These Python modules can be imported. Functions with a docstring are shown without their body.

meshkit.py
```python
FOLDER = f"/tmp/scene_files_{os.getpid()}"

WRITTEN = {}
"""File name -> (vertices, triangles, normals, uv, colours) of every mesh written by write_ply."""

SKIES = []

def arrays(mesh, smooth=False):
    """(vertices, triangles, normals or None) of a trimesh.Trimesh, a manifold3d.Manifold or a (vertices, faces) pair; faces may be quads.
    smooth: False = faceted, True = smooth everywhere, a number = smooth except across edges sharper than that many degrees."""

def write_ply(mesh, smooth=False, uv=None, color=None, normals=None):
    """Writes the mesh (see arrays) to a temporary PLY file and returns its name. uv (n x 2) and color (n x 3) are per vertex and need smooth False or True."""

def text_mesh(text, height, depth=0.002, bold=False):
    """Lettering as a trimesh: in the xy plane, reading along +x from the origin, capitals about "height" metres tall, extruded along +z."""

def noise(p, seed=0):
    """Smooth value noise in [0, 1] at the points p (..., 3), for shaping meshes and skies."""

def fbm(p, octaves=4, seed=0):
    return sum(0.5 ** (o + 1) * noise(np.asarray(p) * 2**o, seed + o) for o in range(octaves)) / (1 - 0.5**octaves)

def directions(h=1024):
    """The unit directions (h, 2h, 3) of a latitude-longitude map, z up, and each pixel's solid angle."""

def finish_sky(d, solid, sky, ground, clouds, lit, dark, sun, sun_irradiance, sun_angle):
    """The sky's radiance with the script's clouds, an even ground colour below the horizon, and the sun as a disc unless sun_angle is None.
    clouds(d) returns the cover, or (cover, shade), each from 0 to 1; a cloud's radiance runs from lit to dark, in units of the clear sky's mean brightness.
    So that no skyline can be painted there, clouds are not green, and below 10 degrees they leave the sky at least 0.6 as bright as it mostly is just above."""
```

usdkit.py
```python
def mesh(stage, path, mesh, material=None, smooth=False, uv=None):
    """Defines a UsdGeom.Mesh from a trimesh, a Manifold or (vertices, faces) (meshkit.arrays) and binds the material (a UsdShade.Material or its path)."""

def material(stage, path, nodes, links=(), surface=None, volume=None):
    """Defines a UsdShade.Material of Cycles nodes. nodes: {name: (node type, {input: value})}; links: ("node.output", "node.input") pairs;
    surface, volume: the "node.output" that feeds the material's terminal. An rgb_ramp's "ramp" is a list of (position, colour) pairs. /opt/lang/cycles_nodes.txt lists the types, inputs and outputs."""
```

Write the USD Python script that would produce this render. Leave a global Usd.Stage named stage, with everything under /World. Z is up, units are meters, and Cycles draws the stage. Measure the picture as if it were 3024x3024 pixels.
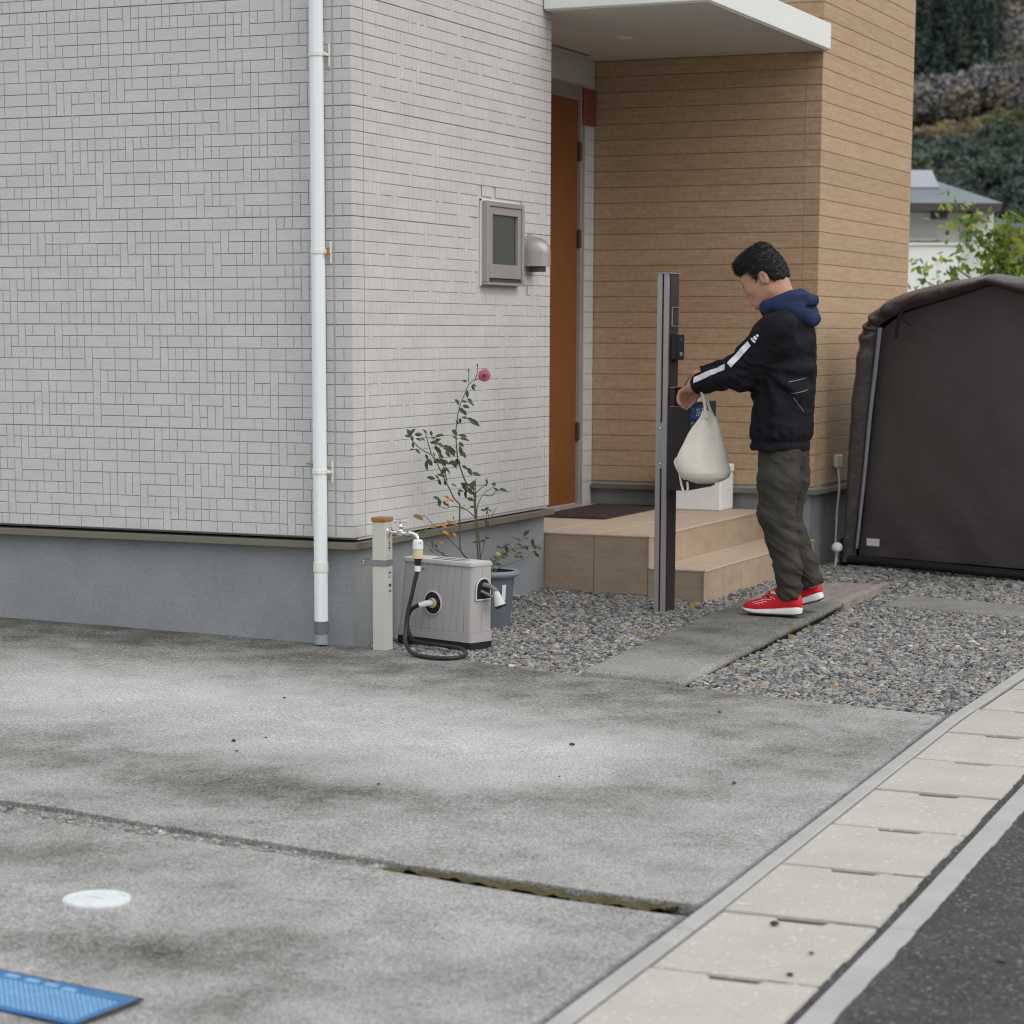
import math, random
import numpy as np, trimesh, usdkit, meshkit
from meshkit import noise, fbm
from pxr import Usd, UsdGeom, UsdLux, UsdShade, Gf, Sdf, Vt

stage = Usd.Stage.CreateInMemory()
UsdGeom.SetStageUpAxis(stage, "Z")
world = UsdGeom.Xform.Define(stage, "/World")
UsdGeom.Scope.Define(stage, "/World/Looks")
rng = random.Random(7)
nr = np.random.default_rng(7)

# ------------------------------------------------------------------ camera
YAW, PITCH, ROLL = 0.410158, 0.150028, 0.003579
fw = np.array([-math.sin(YAW) * math.cos(PITCH), math.cos(YAW) * math.cos(PITCH), -math.sin(PITCH)])
r0 = np.array([math.cos(YAW), math.sin(YAW), 0.0])
u0 = np.cross(r0, fw)
rt = r0 * math.cos(ROLL) + u0 * math.sin(ROLL)
up = -r0 * math.sin(ROLL) + u0 * math.cos(ROLL)
EYE = (4.600649, -8.872456, 0.882860)
cam = UsdGeom.Camera.Define(stage, "/World/camera")
cam.AddTransformOp().Set(Gf.Matrix4d(*rt, 0, *up, 0, *(-fw), 0, *EYE, 1))
cam.CreateHorizontalApertureAttr(36.0)
cam.CreateVerticalApertureAttr(36.0)
cam.CreateFocalLengthAttr(6850.469 / 3024 * 36.0)
cam.CreateVerticalApertureOffsetAttr(504 / 3024 * 36.0)
cam.CreateFStopAttr(5.0)
cam.CreateFocusDistanceAttr(9.3)
cam.CreateClippingRangeAttr((0.05, 5000))
cam.CreateExposureAttr(0.45)

# ------------------------------------------------------------------ sky and sun (overcast, brighter towards the street side)
SUN = np.array([0.97, -0.12, 0.0]); SUN /= np.linalg.norm(SUN)
ELEV = math.radians(38)
sdir = np.array([SUN[0] * math.cos(ELEV), SUN[1] * math.cos(ELEV), math.sin(ELEV)])
CLOUD = 9.0                                                         # overcast layer: three times brighter overhead than at the horizon
usdkit.material(stage, "/World/Looks/overcast_sky", {
    "sky": ("sky_texture", {"sky_type": "single_scattering", "sun_disc": False, "sun_elevation": ELEV, "sun_rotation": math.atan2(sdir[0], sdir[1]), "aerosol_density": 3.0}),
    "tc": ("texture_coordinate", {}), "xyz": ("separate_xyz", {}),
    "z": ("map_range", {"from_min": 0.0, "from_max": 1.0, "to_min": CLOUD / 3, "to_max": CLOUD, "clamp": True}),
    "n": ("noise_texture", {"scale": 2.2, "detail": 5.0, "roughness": 0.55}),
    "r": ("rgb_ramp", {"ramp": [(0.3, (0.90, 0.91, 0.93)), (0.7, (1.08, 1.08, 1.07))]}),
    "g": ("mix_color", {"blend_type": "multiply", "fac": 1.0, "use_clamp": False}),
    "m": ("mix_color", {"fac": 0.85}),
    "bg": ("background_shader", {"strength": 0.12})},
    [("tc.generated", "n.vector"), ("tc.generated", "xyz.vector"), ("xyz.z", "z.value"), ("n.fac", "r.fac"), ("r.color", "g.a"), ("z.result", "g.b"), ("sky.color", "m.a"), ("g.result", "m.b"), ("m.result", "bg.color")], surface="bg.background")
dome = UsdLux.DomeLight.Define(stage, "/World/sky")
UsdShade.MaterialBindingAPI.Apply(dome.GetPrim()).Bind(UsdShade.Material.Get(stage, "/World/Looks/overcast_sky"))
dome.GetPrim().SetCustomDataByKey("kind", "structure")
sun = UsdLux.DistantLight.Define(stage, "/World/sun")
zx = np.array([-sdir[1], sdir[0], 0]); zx /= np.linalg.norm(zx)
zy = np.cross(sdir, zx)
sun.AddTransformOp().Set(Gf.Matrix4d(*zx, 0, *zy, 0, *sdir, 0, 0, 0, 30, 1))
sun.CreateIntensityAttr(0.25)
sun.CreateAngleAttr(60.0)
sun.CreateNormalizeAttr(True)
sun.CreateColorAttr(Gf.Vec3f(1.0, 0.97, 0.93))

# ------------------------------------------------------------------ materials
def M(name, col, rough=0.6, var=0.1, scale=8.0, bump=0.0, bscale=120.0, spec=0.4, metal=0.0, stretch=(1, 1, 1), rot=(0, 0, 0), dist=0.002, tint=None, speck=0.0, sscale=300.0, sheen=0.0, coat=0.0, rnd=0.0, bdetail=3.0, trans=0.0, fleck=None):
    col = np.array(col, float)
    lo = col * (1 - var) if tint is None else np.array(tint, float)
    hi = col * (1 + var) if tint is None else col
    n = {"geo": ("geometry", {}), "map": ("mapping", {"scale": stretch, "rotation": rot}),
         "n": ("noise_texture", {"scale": scale, "detail": 5.0, "roughness": 0.6}),
         "r": ("rgb_ramp", {"ramp": [(0.3, tuple(lo)), (0.7, tuple(np.minimum(hi, 0.95)))]}),
         "p": ("principled_bsdf", {"roughness": rough, "specular_ior_level": spec, "metallic": metal, "sheen_weight": sheen, "coat_weight": coat, "transmission_weight": 0.0})}
    l = [("geo.position", "map.vector"), ("map.vector", "n.vector"), ("n.fac", "r.fac")]
    out = "r.color"
    if speck:
        n["s"] = ("noise_texture", {"scale": sscale, "detail": 2.0, "roughness": 0.7})
        n["sr"] = ("rgb_ramp", {"ramp": [(0.3, (1 - speck,) * 3), (0.5, (1, 1, 1)), (0.7, (1 + speck,) * 3)]})
        n["sm"] = ("mix_color", {"blend_type": "multiply", "fac": 1.0, "use_clamp": False})
        l += [("geo.position", "s.vector"), ("s.fac", "sr.fac"), (out, "sm.a"), ("sr.color", "sm.b")]
        out = "sm.result"
    if fleck:
        fs, fa, fb, fc = fleck
        n["f"] = ("noise_texture", {"scale": fs, "detail": 1.0, "roughness": 0.5})
        n["fr"] = ("rgb_ramp", {"ramp": [(fa, (0, 0, 0)), (fb, (1, 1, 1))]})
        n["fm"] = ("mix_color", {"b": fc})
        l += [("geo.position", "f.vector"), ("f.fac", "fr.fac"), ("fr.color", "fm.fac"), (out, "fm.a")]
        out = "fm.result"
    if rnd:
        n["oi"] = ("object_info", {})
        n["or"] = ("rgb_ramp", {"ramp": [(0.0, (1 - rnd,) * 3), (1.0, (1 + rnd,) * 3)]})
        n["om"] = ("mix_color", {"blend_type": "multiply", "fac": 1.0, "use_clamp": False})
        l += [("oi.random", "or.fac"), (out, "om.a"), ("or.color", "om.b")]
        out = "om.result"
    l.append((out, "p.base_color"))
    if bump:
        n["bn"] = ("noise_texture", {"scale": bscale, "detail": bdetail, "roughness": 0.6})
        n["b"] = ("bump", {"strength": bump, "distance": dist})
        l += [("map.vector", "bn.vector"), ("bn.fac", "b.height"), ("b.normal", "p.normal")]
    surface = "p.BSDF"
    if trans:
        n["t"] = ("translucent_bsdf", {}); n["mx"] = ("mix_closure", {"fac": trans})
        l += [(out, "t.color"), ("p.BSDF", "mx.closure1"), ("t.BSDF", "mx.closure2")]
        surface = "mx.closure"
    return usdkit.material(stage, "/World/Looks/" + name, n, l, surface=surface)

def concrete(name, dark, light, bump=0.5):
    """Worn concrete: the mesh's stain primvar is where dirt and damp have settled, noise gives grain and pores."""
    return usdkit.material(stage, "/World/Looks/" + name, {
        "geo": ("geometry", {}), "a": ("attribute", {"attribute": "stain"}),
        "n1": ("noise_texture", {"scale": 5.0, "detail": 6.0, "roughness": 0.62}),
        "n2": ("noise_texture", {"scale": 75.0, "detail": 5.0, "roughness": 0.8}),
        "n3": ("noise_texture", {"scale": 150.0, "detail": 3.0, "roughness": 0.75}),
        "s1": ("math", {"math_type": "multiply_add", "value2": 0.55, "value3": -0.275}),
        "s2": ("math", {"math_type": "multiply_add", "value2": 1.25, "value3": -0.625}),
        "ad": ("math", {"math_type": "add"}), "ad2": ("math", {"math_type": "add"}),
        "r": ("rgb_ramp", {"ramp": [(0.0, dark), (0.45, tuple(np.array(dark) * 0.45 + np.array(light) * 0.55)), (1.0, light)]}),
        "r3": ("rgb_ramp", {"ramp": [(0.30, (0.42, 0.42, 0.41)), (0.47, (0.95, 0.95, 0.94)), (0.70, (1.45, 1.45, 1.43))]}),
        "mu": ("mix_color", {"blend_type": "multiply", "fac": 1.0, "use_clamp": False}),
        "b": ("bump", {"strength": bump, "distance": 0.002}),
        "p": ("principled_bsdf", {"roughness": 0.85, "specular_ior_level": 0.25})},
        [("geo.position", "n1.vector"), ("geo.position", "n2.vector"), ("geo.position", "n3.vector"), ("n1.fac", "s1.value1"), ("n2.fac", "s2.value1"),
         ("s1.value", "ad.value1"), ("s2.value", "ad.value2"), ("ad.value", "ad2.value1"), ("a.fac", "ad2.value2"), ("ad2.value", "r.fac"), ("n3.fac", "r3.fac"),
         ("r.color", "mu.a"), ("r3.color", "mu.b"), ("mu.result", "p.base_color"), ("n3.fac", "b.height"), ("b.normal", "p.normal")], surface="p.BSDF")

MAT = {}
def mat(key):
    return MAT[key]
MAT["siding"] = M("white_siding", (0.55, 0.545, 0.54), 0.75, 0.06, 5, bump=0.75, bscale=95, dist=0.0045, stretch=(1, 1, 2.0), rot=(0, 0.6, 0), rnd=0.03, speck=0.10, sscale=130, bdetail=4)
MAT["siding_plain"] = M("siding_joint", (0.50, 0.50, 0.49), 0.8, 0.05, 5)
MAT["siding_joint"] = M("siding_groove", (0.50, 0.495, 0.485), 0.8, 0.05, 5)
MAT["caulk"] = M("siding_caulk", (0.36, 0.36, 0.33), 0.7, 0.06, 5)
MAT["foundation"] = M("foundation_render", (0.255, 0.268, 0.28), 0.85, 0.10, 3.0, bump=0.5, bscale=70, speck=0.10, sscale=120, dist=0.004)
MAT["trim"] = M("bronze_trim", (0.155, 0.142, 0.115), 0.45, 0.05, 6)
MAT["tan"] = M("tan_board", (0.475, 0.345, 0.225), 0.62, 0.0, 9, stretch=(0.5, 0.5, 9), tint=(0.385, 0.265, 0.16), bump=0.4, bscale=60, dist=0.003, rnd=0.06, speck=0.12, sscale=50)
MAT["tan_back"] = M("tan_joint", (0.30, 0.21, 0.13), 0.8, 0.05, 6)
MAT["door"] = M("door_wood", (0.21, 0.075, 0.018), 0.42, 0.0, 14, stretch=(6, 6, 0.5), tint=(0.15, 0.052, 0.013), bump=0.1)
MAT["alu"] = M("grey_aluminium", (0.36, 0.34, 0.34), 0.4, 0.04, 6, metal=0.4)
MAT["alu_dark"] = M("dark_aluminium", (0.07, 0.06, 0.06), 0.4, 0.05, 6, metal=0.3)
MAT["white"] = M("white_paint", (0.76, 0.79, 0.77), 0.5, 0.03, 3)
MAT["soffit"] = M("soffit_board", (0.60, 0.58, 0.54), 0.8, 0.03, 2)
MAT["pvc"] = M("white_pipe", (0.74, 0.80, 0.82), 0.32, 0.03, 2)
MAT["pvc_cream"] = M("pipe_clip", (0.72, 0.73, 0.68), 0.4, 0.04, 9)
MAT["pvc_grey"] = M("grey_pipe", (0.13, 0.135, 0.14), 0.5, 0.05, 9)
MAT["pvc_blue"] = M("bluegrey_pipe", (0.26, 0.32, 0.37), 0.5, 0.05, 9)
MAT["rust"] = M("rusty_metal", (0.42, 0.12, 0.04), 0.7, 0.4, 60)
MAT["glass"] = usdkit.material(stage, "/World/Looks/window_glass", {"f": ("fresnel", {"IOR": 1.5}), "t": ("transparent_bsdf", {"color": (0.55, 0.62, 0.6)}), "g": ("glossy_bsdf", {"color": (1, 1, 1), "roughness": 0.25}), "m": ("mix_closure", {})},
    [("f.fac", "m.fac"), ("t.BSDF", "m.closure1"), ("g.BSDF", "m.closure2")], surface="m.closure")
MAT["room"] = M("dark_room", (0.06, 0.075, 0.075), 0.8, 0.1, 5)
MAT["tile"] = M("sandstone_tile", (0.44, 0.345, 0.245), 0.7, 0.0, 6, stretch=(1, 1, 2.5), tint=(0.365, 0.285, 0.20), bump=0.6, bscale=16, dist=0.006, bdetail=7, rnd=0.03)
MAT["tile_top"] = M("tread_tile", (0.50, 0.40, 0.31), 0.65, 0.05, 8, bump=0.25, bscale=60, rnd=0.03)
MAT["grout"] = M("tile_grout", (0.16, 0.13, 0.10), 0.9, 0.05, 6)
MAT["mat_brown"] = M("doormat_brush", (0.045, 0.032, 0.032), 0.95, 0.3, 60, bump=0.8, bscale=300)
MAT["foam"] = M("styrofoam", (0.80, 0.82, 0.80), 0.7, 0.03, 20, bump=0.15, bscale=200)
MAT["pad"] = concrete("pad_concrete", (0.065, 0.062, 0.055), (0.50, 0.505, 0.50))
MAT["slab"] = concrete("slab_concrete", (0.06, 0.06, 0.055), (0.35, 0.35, 0.325))
MAT["kerb"] = M("kerb_concrete", (0.37, 0.372, 0.365), 0.85, 0.08, 6, bump=0.3, bscale=180, speck=0.10, sscale=240)
MAT["lid"] = M("lid_concrete", (0.425, 0.41, 0.375), 0.85, 0.07, 4, bump=0.3, bscale=160, speck=0.12, sscale=140, rnd=0.04, fleck=(60, 0.66, 0.74, (0.60, 0.58, 0.54)))
MAT["gutter_dark"] = M("gutter_channel", (0.05, 0.043, 0.038), 0.9, 0.3, 25)
MAT["asphalt"] = M("asphalt", (0.052, 0.052, 0.055), 0.85, 0.25, 7, bump=1.0, bscale=90, speck=0.7, sscale=110, dist=0.008, fleck=(75, 0.63, 0.70, (0.20, 0.20, 0.19)))
MAT["soil"] = M("gravel_soil", (0.085, 0.083, 0.08), 0.9, 0.3, 30)
MAT["moss"] = M("moss", (0.105, 0.095, 0.030), 0.95, 0.0, 25, tint=(0.05, 0.04, 0.025), bump=0.9, bscale=120, dist=0.01)
MAT["earth"] = M("earth", (0.16, 0.14, 0.10), 0.95, 0.25, 0.3)

# ------------------------------------------------------------------ scene tree helpers
used, LOC = {}, {"/World": np.zeros(3)}
def numbered(parent, name):
    k = (parent, name); i = used.get(k, -1) + 1; used[k] = i
    return f"{parent}/{name}" if i == 0 else f"{parent}/{name}_{i:03d}"

def tag(prim, label=None, cat=None, group=None, kind=None):
    for k, v in (("label", label), ("category", cat), ("group", group), ("kind", kind)):
        if v: prim.SetCustomDataByKey(k, v)

def thing(name, label, cat, loc=(0, 0, 0), group=None, kind=None):
    path = numbered("/World", name)
    x = UsdGeom.Xform.Define(stage, path); x.AddTranslateOp().Set(Gf.Vec3d(*map(float, loc)))
    LOC[path] = np.array(loc, float)
    tag(x.GetPrim(), label, cat, group, kind)
    return path

def obj(name, mesh, m, parent="/World", smooth=False, label=None, cat=None, group=None, kind=None):
    """One Mesh prim from world-space geometry, written relative to its thing."""
    path = numbered(parent, name)
    top = "/".join(path.split("/")[:3])
    v, f, n = meshkit.arrays(mesh, smooth)
    off = LOC.get(top, np.zeros(3))
    me = usdkit.mesh(stage, path, (v - off, f), MAT[m] if isinstance(m, str) else m)
    if n is not None:
        me.CreateNormalsAttr(Vt.Vec3fArray.FromNumpy(n.astype(np.float32))); me.SetNormalsInterpolation("vertex")
    tag(me.GetPrim(), label, cat, group, kind)
    return path

def primvar(path, name, values):
    UsdGeom.PrimvarsAPI(stage.GetPrimAtPath(path)).CreatePrimvar(name, Sdf.ValueTypeNames.FloatArray, "vertex").Set(Vt.FloatArray.FromNumpy(np.asarray(values, np.float32)))

def cat(*ms):
    return trimesh.util.concatenate([m if isinstance(m, trimesh.Trimesh) else trimesh.Trimesh(*m, process=False) for m in ms])

def box(x0, x1, y0, y1, z0, z1, c=0.0):
    """Axis box with chamfered edges."""
    if c <= 0:
        b = trimesh.creation.box((x1 - x0, y1 - y0, z1 - z0)); b.apply_translation(((x0 + x1) / 2, (y0 + y1) / 2, (z0 + z1) / 2)); return b
    lo, hi = np.array((x0, y0, z0), float), np.array((x1, y1, z1), float); p = []
    for sx in (0, 1):
        for sy in (0, 1):
            for sz in (0, 1):
                q = np.where([sx, sy, sz], hi, lo); s = np.where([sx, sy, sz], -c, c)
                for k in range(3):
                    e = q + s; e[k] = q[k]; p.append(e)
    return trimesh.convex.convex_hull(np.array(p))

def obox(o, ex, ey, ez, c=0.0):
    """Box from origin o with edge vectors ex, ey, ez."""
    L = [np.linalg.norm(e) for e in (ex, ey, ez)]
    b = box(0, L[0], 0, L[1], 0, L[2], c)
    T = np.eye(4); T[:3, :3] = np.stack([np.array(e, float) / l for e, l in zip((ex, ey, ez), L)], 1); T[:3, 3] = o
    b.apply_transform(T)
    if np.linalg.det(T[:3, :3]) < 0: b.invert()
    return b

def tube(pts, r, sides=10, caps=True):
    p = np.asarray(pts, float); n = len(p); r = np.broadcast_to(np.asarray(r, float), (n,))
    t = np.gradient(p, axis=0); t /= np.linalg.norm(t, axis=1, keepdims=True) + 1e-12
    a = np.cross(t[0], [0, 0, 1.0] if abs(t[0][2]) < 0.9 else [1.0, 0, 0]); a /= np.linalg.norm(a)
    A = []
    for i in range(n):
        a = a - t[i] * (a @ t[i]); a /= np.linalg.norm(a); A.append(a)
    A = np.array(A); B = np.cross(t, A); th = np.arange(sides) * 2 * np.pi / sides
    v = p[:, None] + r[:, None, None] * (np.cos(th)[None, :, None] * A[:, None] + np.sin(th)[None, :, None] * B[:, None])
    i, j = np.meshgrid(np.arange(n - 1), np.arange(sides), indexing="ij"); k = (j + 1) % sides
    q = np.stack([i * sides + j, i * sides + k, (i + 1) * sides + k, (i + 1) * sides + j], -1).reshape(-1, 4)
    f = np.vstack([q[:, [0, 1, 2]], q[:, [0, 2, 3]]]); v = v.reshape(-1, 3)
    if caps:
        c0, c1 = len(v), len(v) + 1; v = np.vstack([v, p[0], p[-1]]); jj = np.arange(sides); kk = (jj + 1) % sides
        f = np.vstack([f, np.stack([np.full(sides, c0), kk, jj], 1), np.stack([np.full(sides, c1), (n - 1) * sides + jj, (n - 1) * sides + kk], 1)])
    return trimesh.Trimesh(v, f, process=False)

def spline(pts, n=40):
    p = np.asarray(pts, float); q = np.vstack([2 * p[0] - p[1], p, 2 * p[-1] - p[-2]]); out = []
    per = max(2, n // (len(p) - 1))
    for i in range(len(p) - 1):
        a, b, c, d = q[i:i + 4]
        for s in np.arange(per) / per:
            out.append(0.5 * (2 * b + (c - a) * s + (2 * a - 5 * b + 4 * c - d) * s * s + (3 * b - a - 3 * c + d) * s ** 3))
    out.append(p[-1]); return np.array(out)

def lathe(profile, centre, sides=32, axis=(0, 0, 1)):
    """Surface of revolution of (radius, height) pairs about an axis through centre."""
    m = trimesh.creation.revolve(np.array(profile, float), sections=sides)
    m.apply_transform(trimesh.geometry.align_vectors([0, 0, 1], axis)); m.apply_translation(centre); return m

def loft(rings, caps=True):
    """Skin through equal-length closed rings (n, k, 3)."""
    R = np.asarray(rings, float); n, k = R.shape[:2]; v = R.reshape(-1, 3)
    i, j = np.meshgrid(np.arange(n - 1), np.arange(k), indexing="ij"); jj = (j + 1) % k
    q = np.stack([i * k + j, i * k + jj, (i + 1) * k + jj, (i + 1) * k + j], -1).reshape(-1, 4)
    f = np.vstack([q[:, [0, 1, 2]], q[:, [0, 2, 3]]])
    if caps:
        c0, c1 = len(v), len(v) + 1; v = np.vstack([v, R[0].mean(0), R[-1].mean(0)]); a = np.arange(k); b = (a + 1) % k
        f = np.vstack([f, np.stack([np.full(k, c0), b, a], 1), np.stack([np.full(k, c1), (n - 1) * k + a, (n - 1) * k + b], 1)])
    m = trimesh.Trimesh(v, f, process=False)
    if m.volume < 0: m.invert()
    return m

def plate(o, ex, ey, w, h, t=0.0015):
    """Thin plate centred at o, w along ex, h along ey, front face t out along ex x ey."""
    ex, ey = np.array(ex, float), np.array(ey, float); ez = np.cross(ex, ey)
    return obox(np.array(o) - ex * w / 2 - ey * h / 2, ex * w, ey * h, ez * t)

def text(s, o, ex, ey, h, t=0.001, bold=False, width=None):
    m = meshkit.text_mesh(s, h, t, bold); b = m.bounds
    m.apply_translation((-(b[0][0] + b[1][0]) / 2, -(b[0][1] + b[1][1]) / 2, 0))
    if width: m.apply_scale((width / (b[1][0] - b[0][0]), 1, 1))
    T = np.eye(4); ex, ey = np.array(ex, float), np.array(ey, float); T[:3, :3] = np.stack([ex, ey, np.cross(ex, ey)], 1); T[:3, 3] = o
    m.apply_transform(T); return m

# ================================================================== the ground
GZ = -0.4716
def padz(x, y):
    return GZ + np.where(x < 0, -0.0187 * x, 0.0)

def in_poly(px, py, poly):
    c = np.zeros(px.shape, bool); n = len(poly)
    for i in range(n):
        (x1, y1), (x2, y2) = poly[i], poly[i - 1]
        c ^= ((y1 > py) != (y2 > py)) & (px < (x2 - x1) * (py - y1) / (y2 - y1 + 1e-12) + x1)
    return c

def sheet(x0, x1, y0, y1, step, fz):
    xs, ys = np.linspace(x0, x1, max(2, int(round((x1 - x0) / step)) + 1)), np.linspace(y0, y1, max(2, int(round((y1 - y0) / step)) + 1))
    X, Y = np.meshgrid(xs, ys, indexing="ij"); v = np.stack([X, Y, fz(X, Y)], -1).reshape(-1, 3); k = len(ys)
    i, j = np.meshgrid(np.arange(len(xs) - 1), np.arange(k - 1), indexing="ij"); a = (i * k + j).ravel()
    return v, np.vstack([np.stack([a, a + k, a + k + 1], 1), np.stack([a, a + k + 1, a + 1], 1)])

big = sheet(-400, 400, -300, 500, 40, lambda x, y: np.full(x.shape, -0.62) + 0 * x)
obj("ground", big, "earth", kind="structure")

# worn places on the concrete: (x, y, inverse axes, amount)
STAIN = [(-1.674, 0.009, 2.05, 1.438, 1.012, -2.157, -0.3), (-0.855, -0.135, 2.042, 1.268, 1.1, -2.353, -0.28), (-0.077, -0.313, 2.461, 1.34, 1.398, -2.999, -0.2), (0.715, -0.489, 2.217, 1.028, 1.165, -2.509, -0.22), (1.624, -0.791, 2.11, 0.781, 1.192, -2.578, -0.2), (-0.539, -1.609, 2.162, 1.517, 1.046, -2.259, 0.3), (0.129, -1.482, 2.275, 1.369, 1.082, -2.34, 0.28), (0.934, -1.538, 2.463, 1.229, 1.177, -2.553, 0.26), (1.619, -1.905, 2.725, 1.169, 1.362, -2.965, 0.34), (1.782, -2.419, 3.501, 1.532, 2.564, -5.604, 0.22), (0.894, -2.096, 2.576, 1.403, 1.639, -3.566, 0.2), (0.158, -2.506, 2.971, 2.054, 2.207, -4.805, -0.15), (1.243, -2.843, 3.911, 2.167, 2.308, -5.051, -0.3), (0.774, -2.757, 3.24, 2.012, 2.495, -5.45, -0.14), (1.591, -2.855, 3.584, 1.789, 3.347, -7.331, -0.1), (2.256, -2.495, 3.722, 1.379, 2.08, -4.555, -0.16), (2.459, -1.792, 4.411, 1.352, 1.793, -3.912, -0.15), (2.504, -1.356, 4.236, 1.2, 1.632, -3.55, -0.05), (1.997, -1.288, 4.002, 1.385, 2.023, -4.394, -0.08), (1.079, -3.838, 3.73, 2.578, 3.432, -7.554, -0.2), (1.471, -3.961, 5.527, 3.487, 4.478, -9.875, -0.12), (1.509, -4.22, 8.583, 5.636, 4.872, -10.762, 0.16), (1.423, -4.406, 8.662, 6.077, 3.219, -7.117, 0.1), (1.647, -3.923, 5.071, 3.002, 7.506, -16.556, 0.12), (1.861, -4.58, 4.529, 2.857, 3.634, -8.053, -0.22), (2.129, -4.362, 5.731, 3.122, 4.66, -10.321, -0.12), (2.118, -4.648, 4.755, 2.769, 3.87, -8.587, -0.14), (2.035, -4.019, 4.328, 2.278, 3.104, -6.858, 0.1), (2.527, -4.311, 6.045, 2.75, 3.666, -8.127, 0.06), (2.315, -4.704, 4.12, 2.245, 4.073, -9.045, -0.05), (2.198, -4.921, 6.253, 3.762, 5.741, -12.764, -0.1)]
def stain(x, y):
    s = 0.42 + 0 * x
    wob = np.stack([x * 3, y * 3, 0 * x], -1)
    dx, dy = (fbm(wob, 3, 5) - 0.5) * 0.25, (fbm(wob, 3, 9) - 0.5) * 0.25
    for cx, cy, a, b, c, d, amp in STAIN:
        ex, ey = x + dx - cx, y + dy - cy
        s = s + amp * np.exp(-0.5 * ((a * ex + b * ey) ** 2 + (c * ex + d * ey) ** 2))
    s = s + 0.16 * (fbm(np.stack([x * 2.2, y * 2.2, 0 * x], -1), 5, 3) - 0.5) + 0.24 * (fbm(np.stack([x * 7, y * 7, 0 * x], -1), 4, 13) - 0.5)
    return s

def kerb_x(y):                                                     # street-side edge of the property
    return 2.776 + np.interp(y, [-4.8, -3.7, -2.3, -0.8, 0.6], [0.117, 0.092, 0.046, -0.002, -0.002])

PAD_EDGE = [(-6.0, 0.03), (-0.03, 0.03), (-0.03, 0.10), (0.177, 0.028), (0.518, -0.104), (0.825, -0.232), (1.16, -0.323), (1.641, -0.458), (2.137, -0.581), (2.635, -0.704), (2.78, -0.755)]
SEAM_UP = [(-6.0, -2.75), (-1.5, -3.15), (0.585, -3.38), (0.837, -3.404), (1.228, -3.489), (1.583, -3.55), (1.993, -3.63), (2.415, -3.672), (2.84, -3.722)]
SEAM_LO = [(-6.0, -2.90), (-1.5, -3.29), (0.683, -3.516), (0.943, -3.556), (1.298, -3.601), (1.636, -3.643), (2.027, -3.709), (2.47, -3.785), (2.865, -3.835)]
f_edge = lambda x: np.interp(x, [p[0] for p in PAD_EDGE], [p[1] for p in PAD_EDGE])
f_up = lambda x: np.interp(x, [p[0] for p in SEAM_UP], [p[1] for p in SEAM_UP])
f_lo = lambda x: np.interp(x, [p[0] for p in SEAM_LO], [p[1] for p in SEAM_LO])

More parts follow.
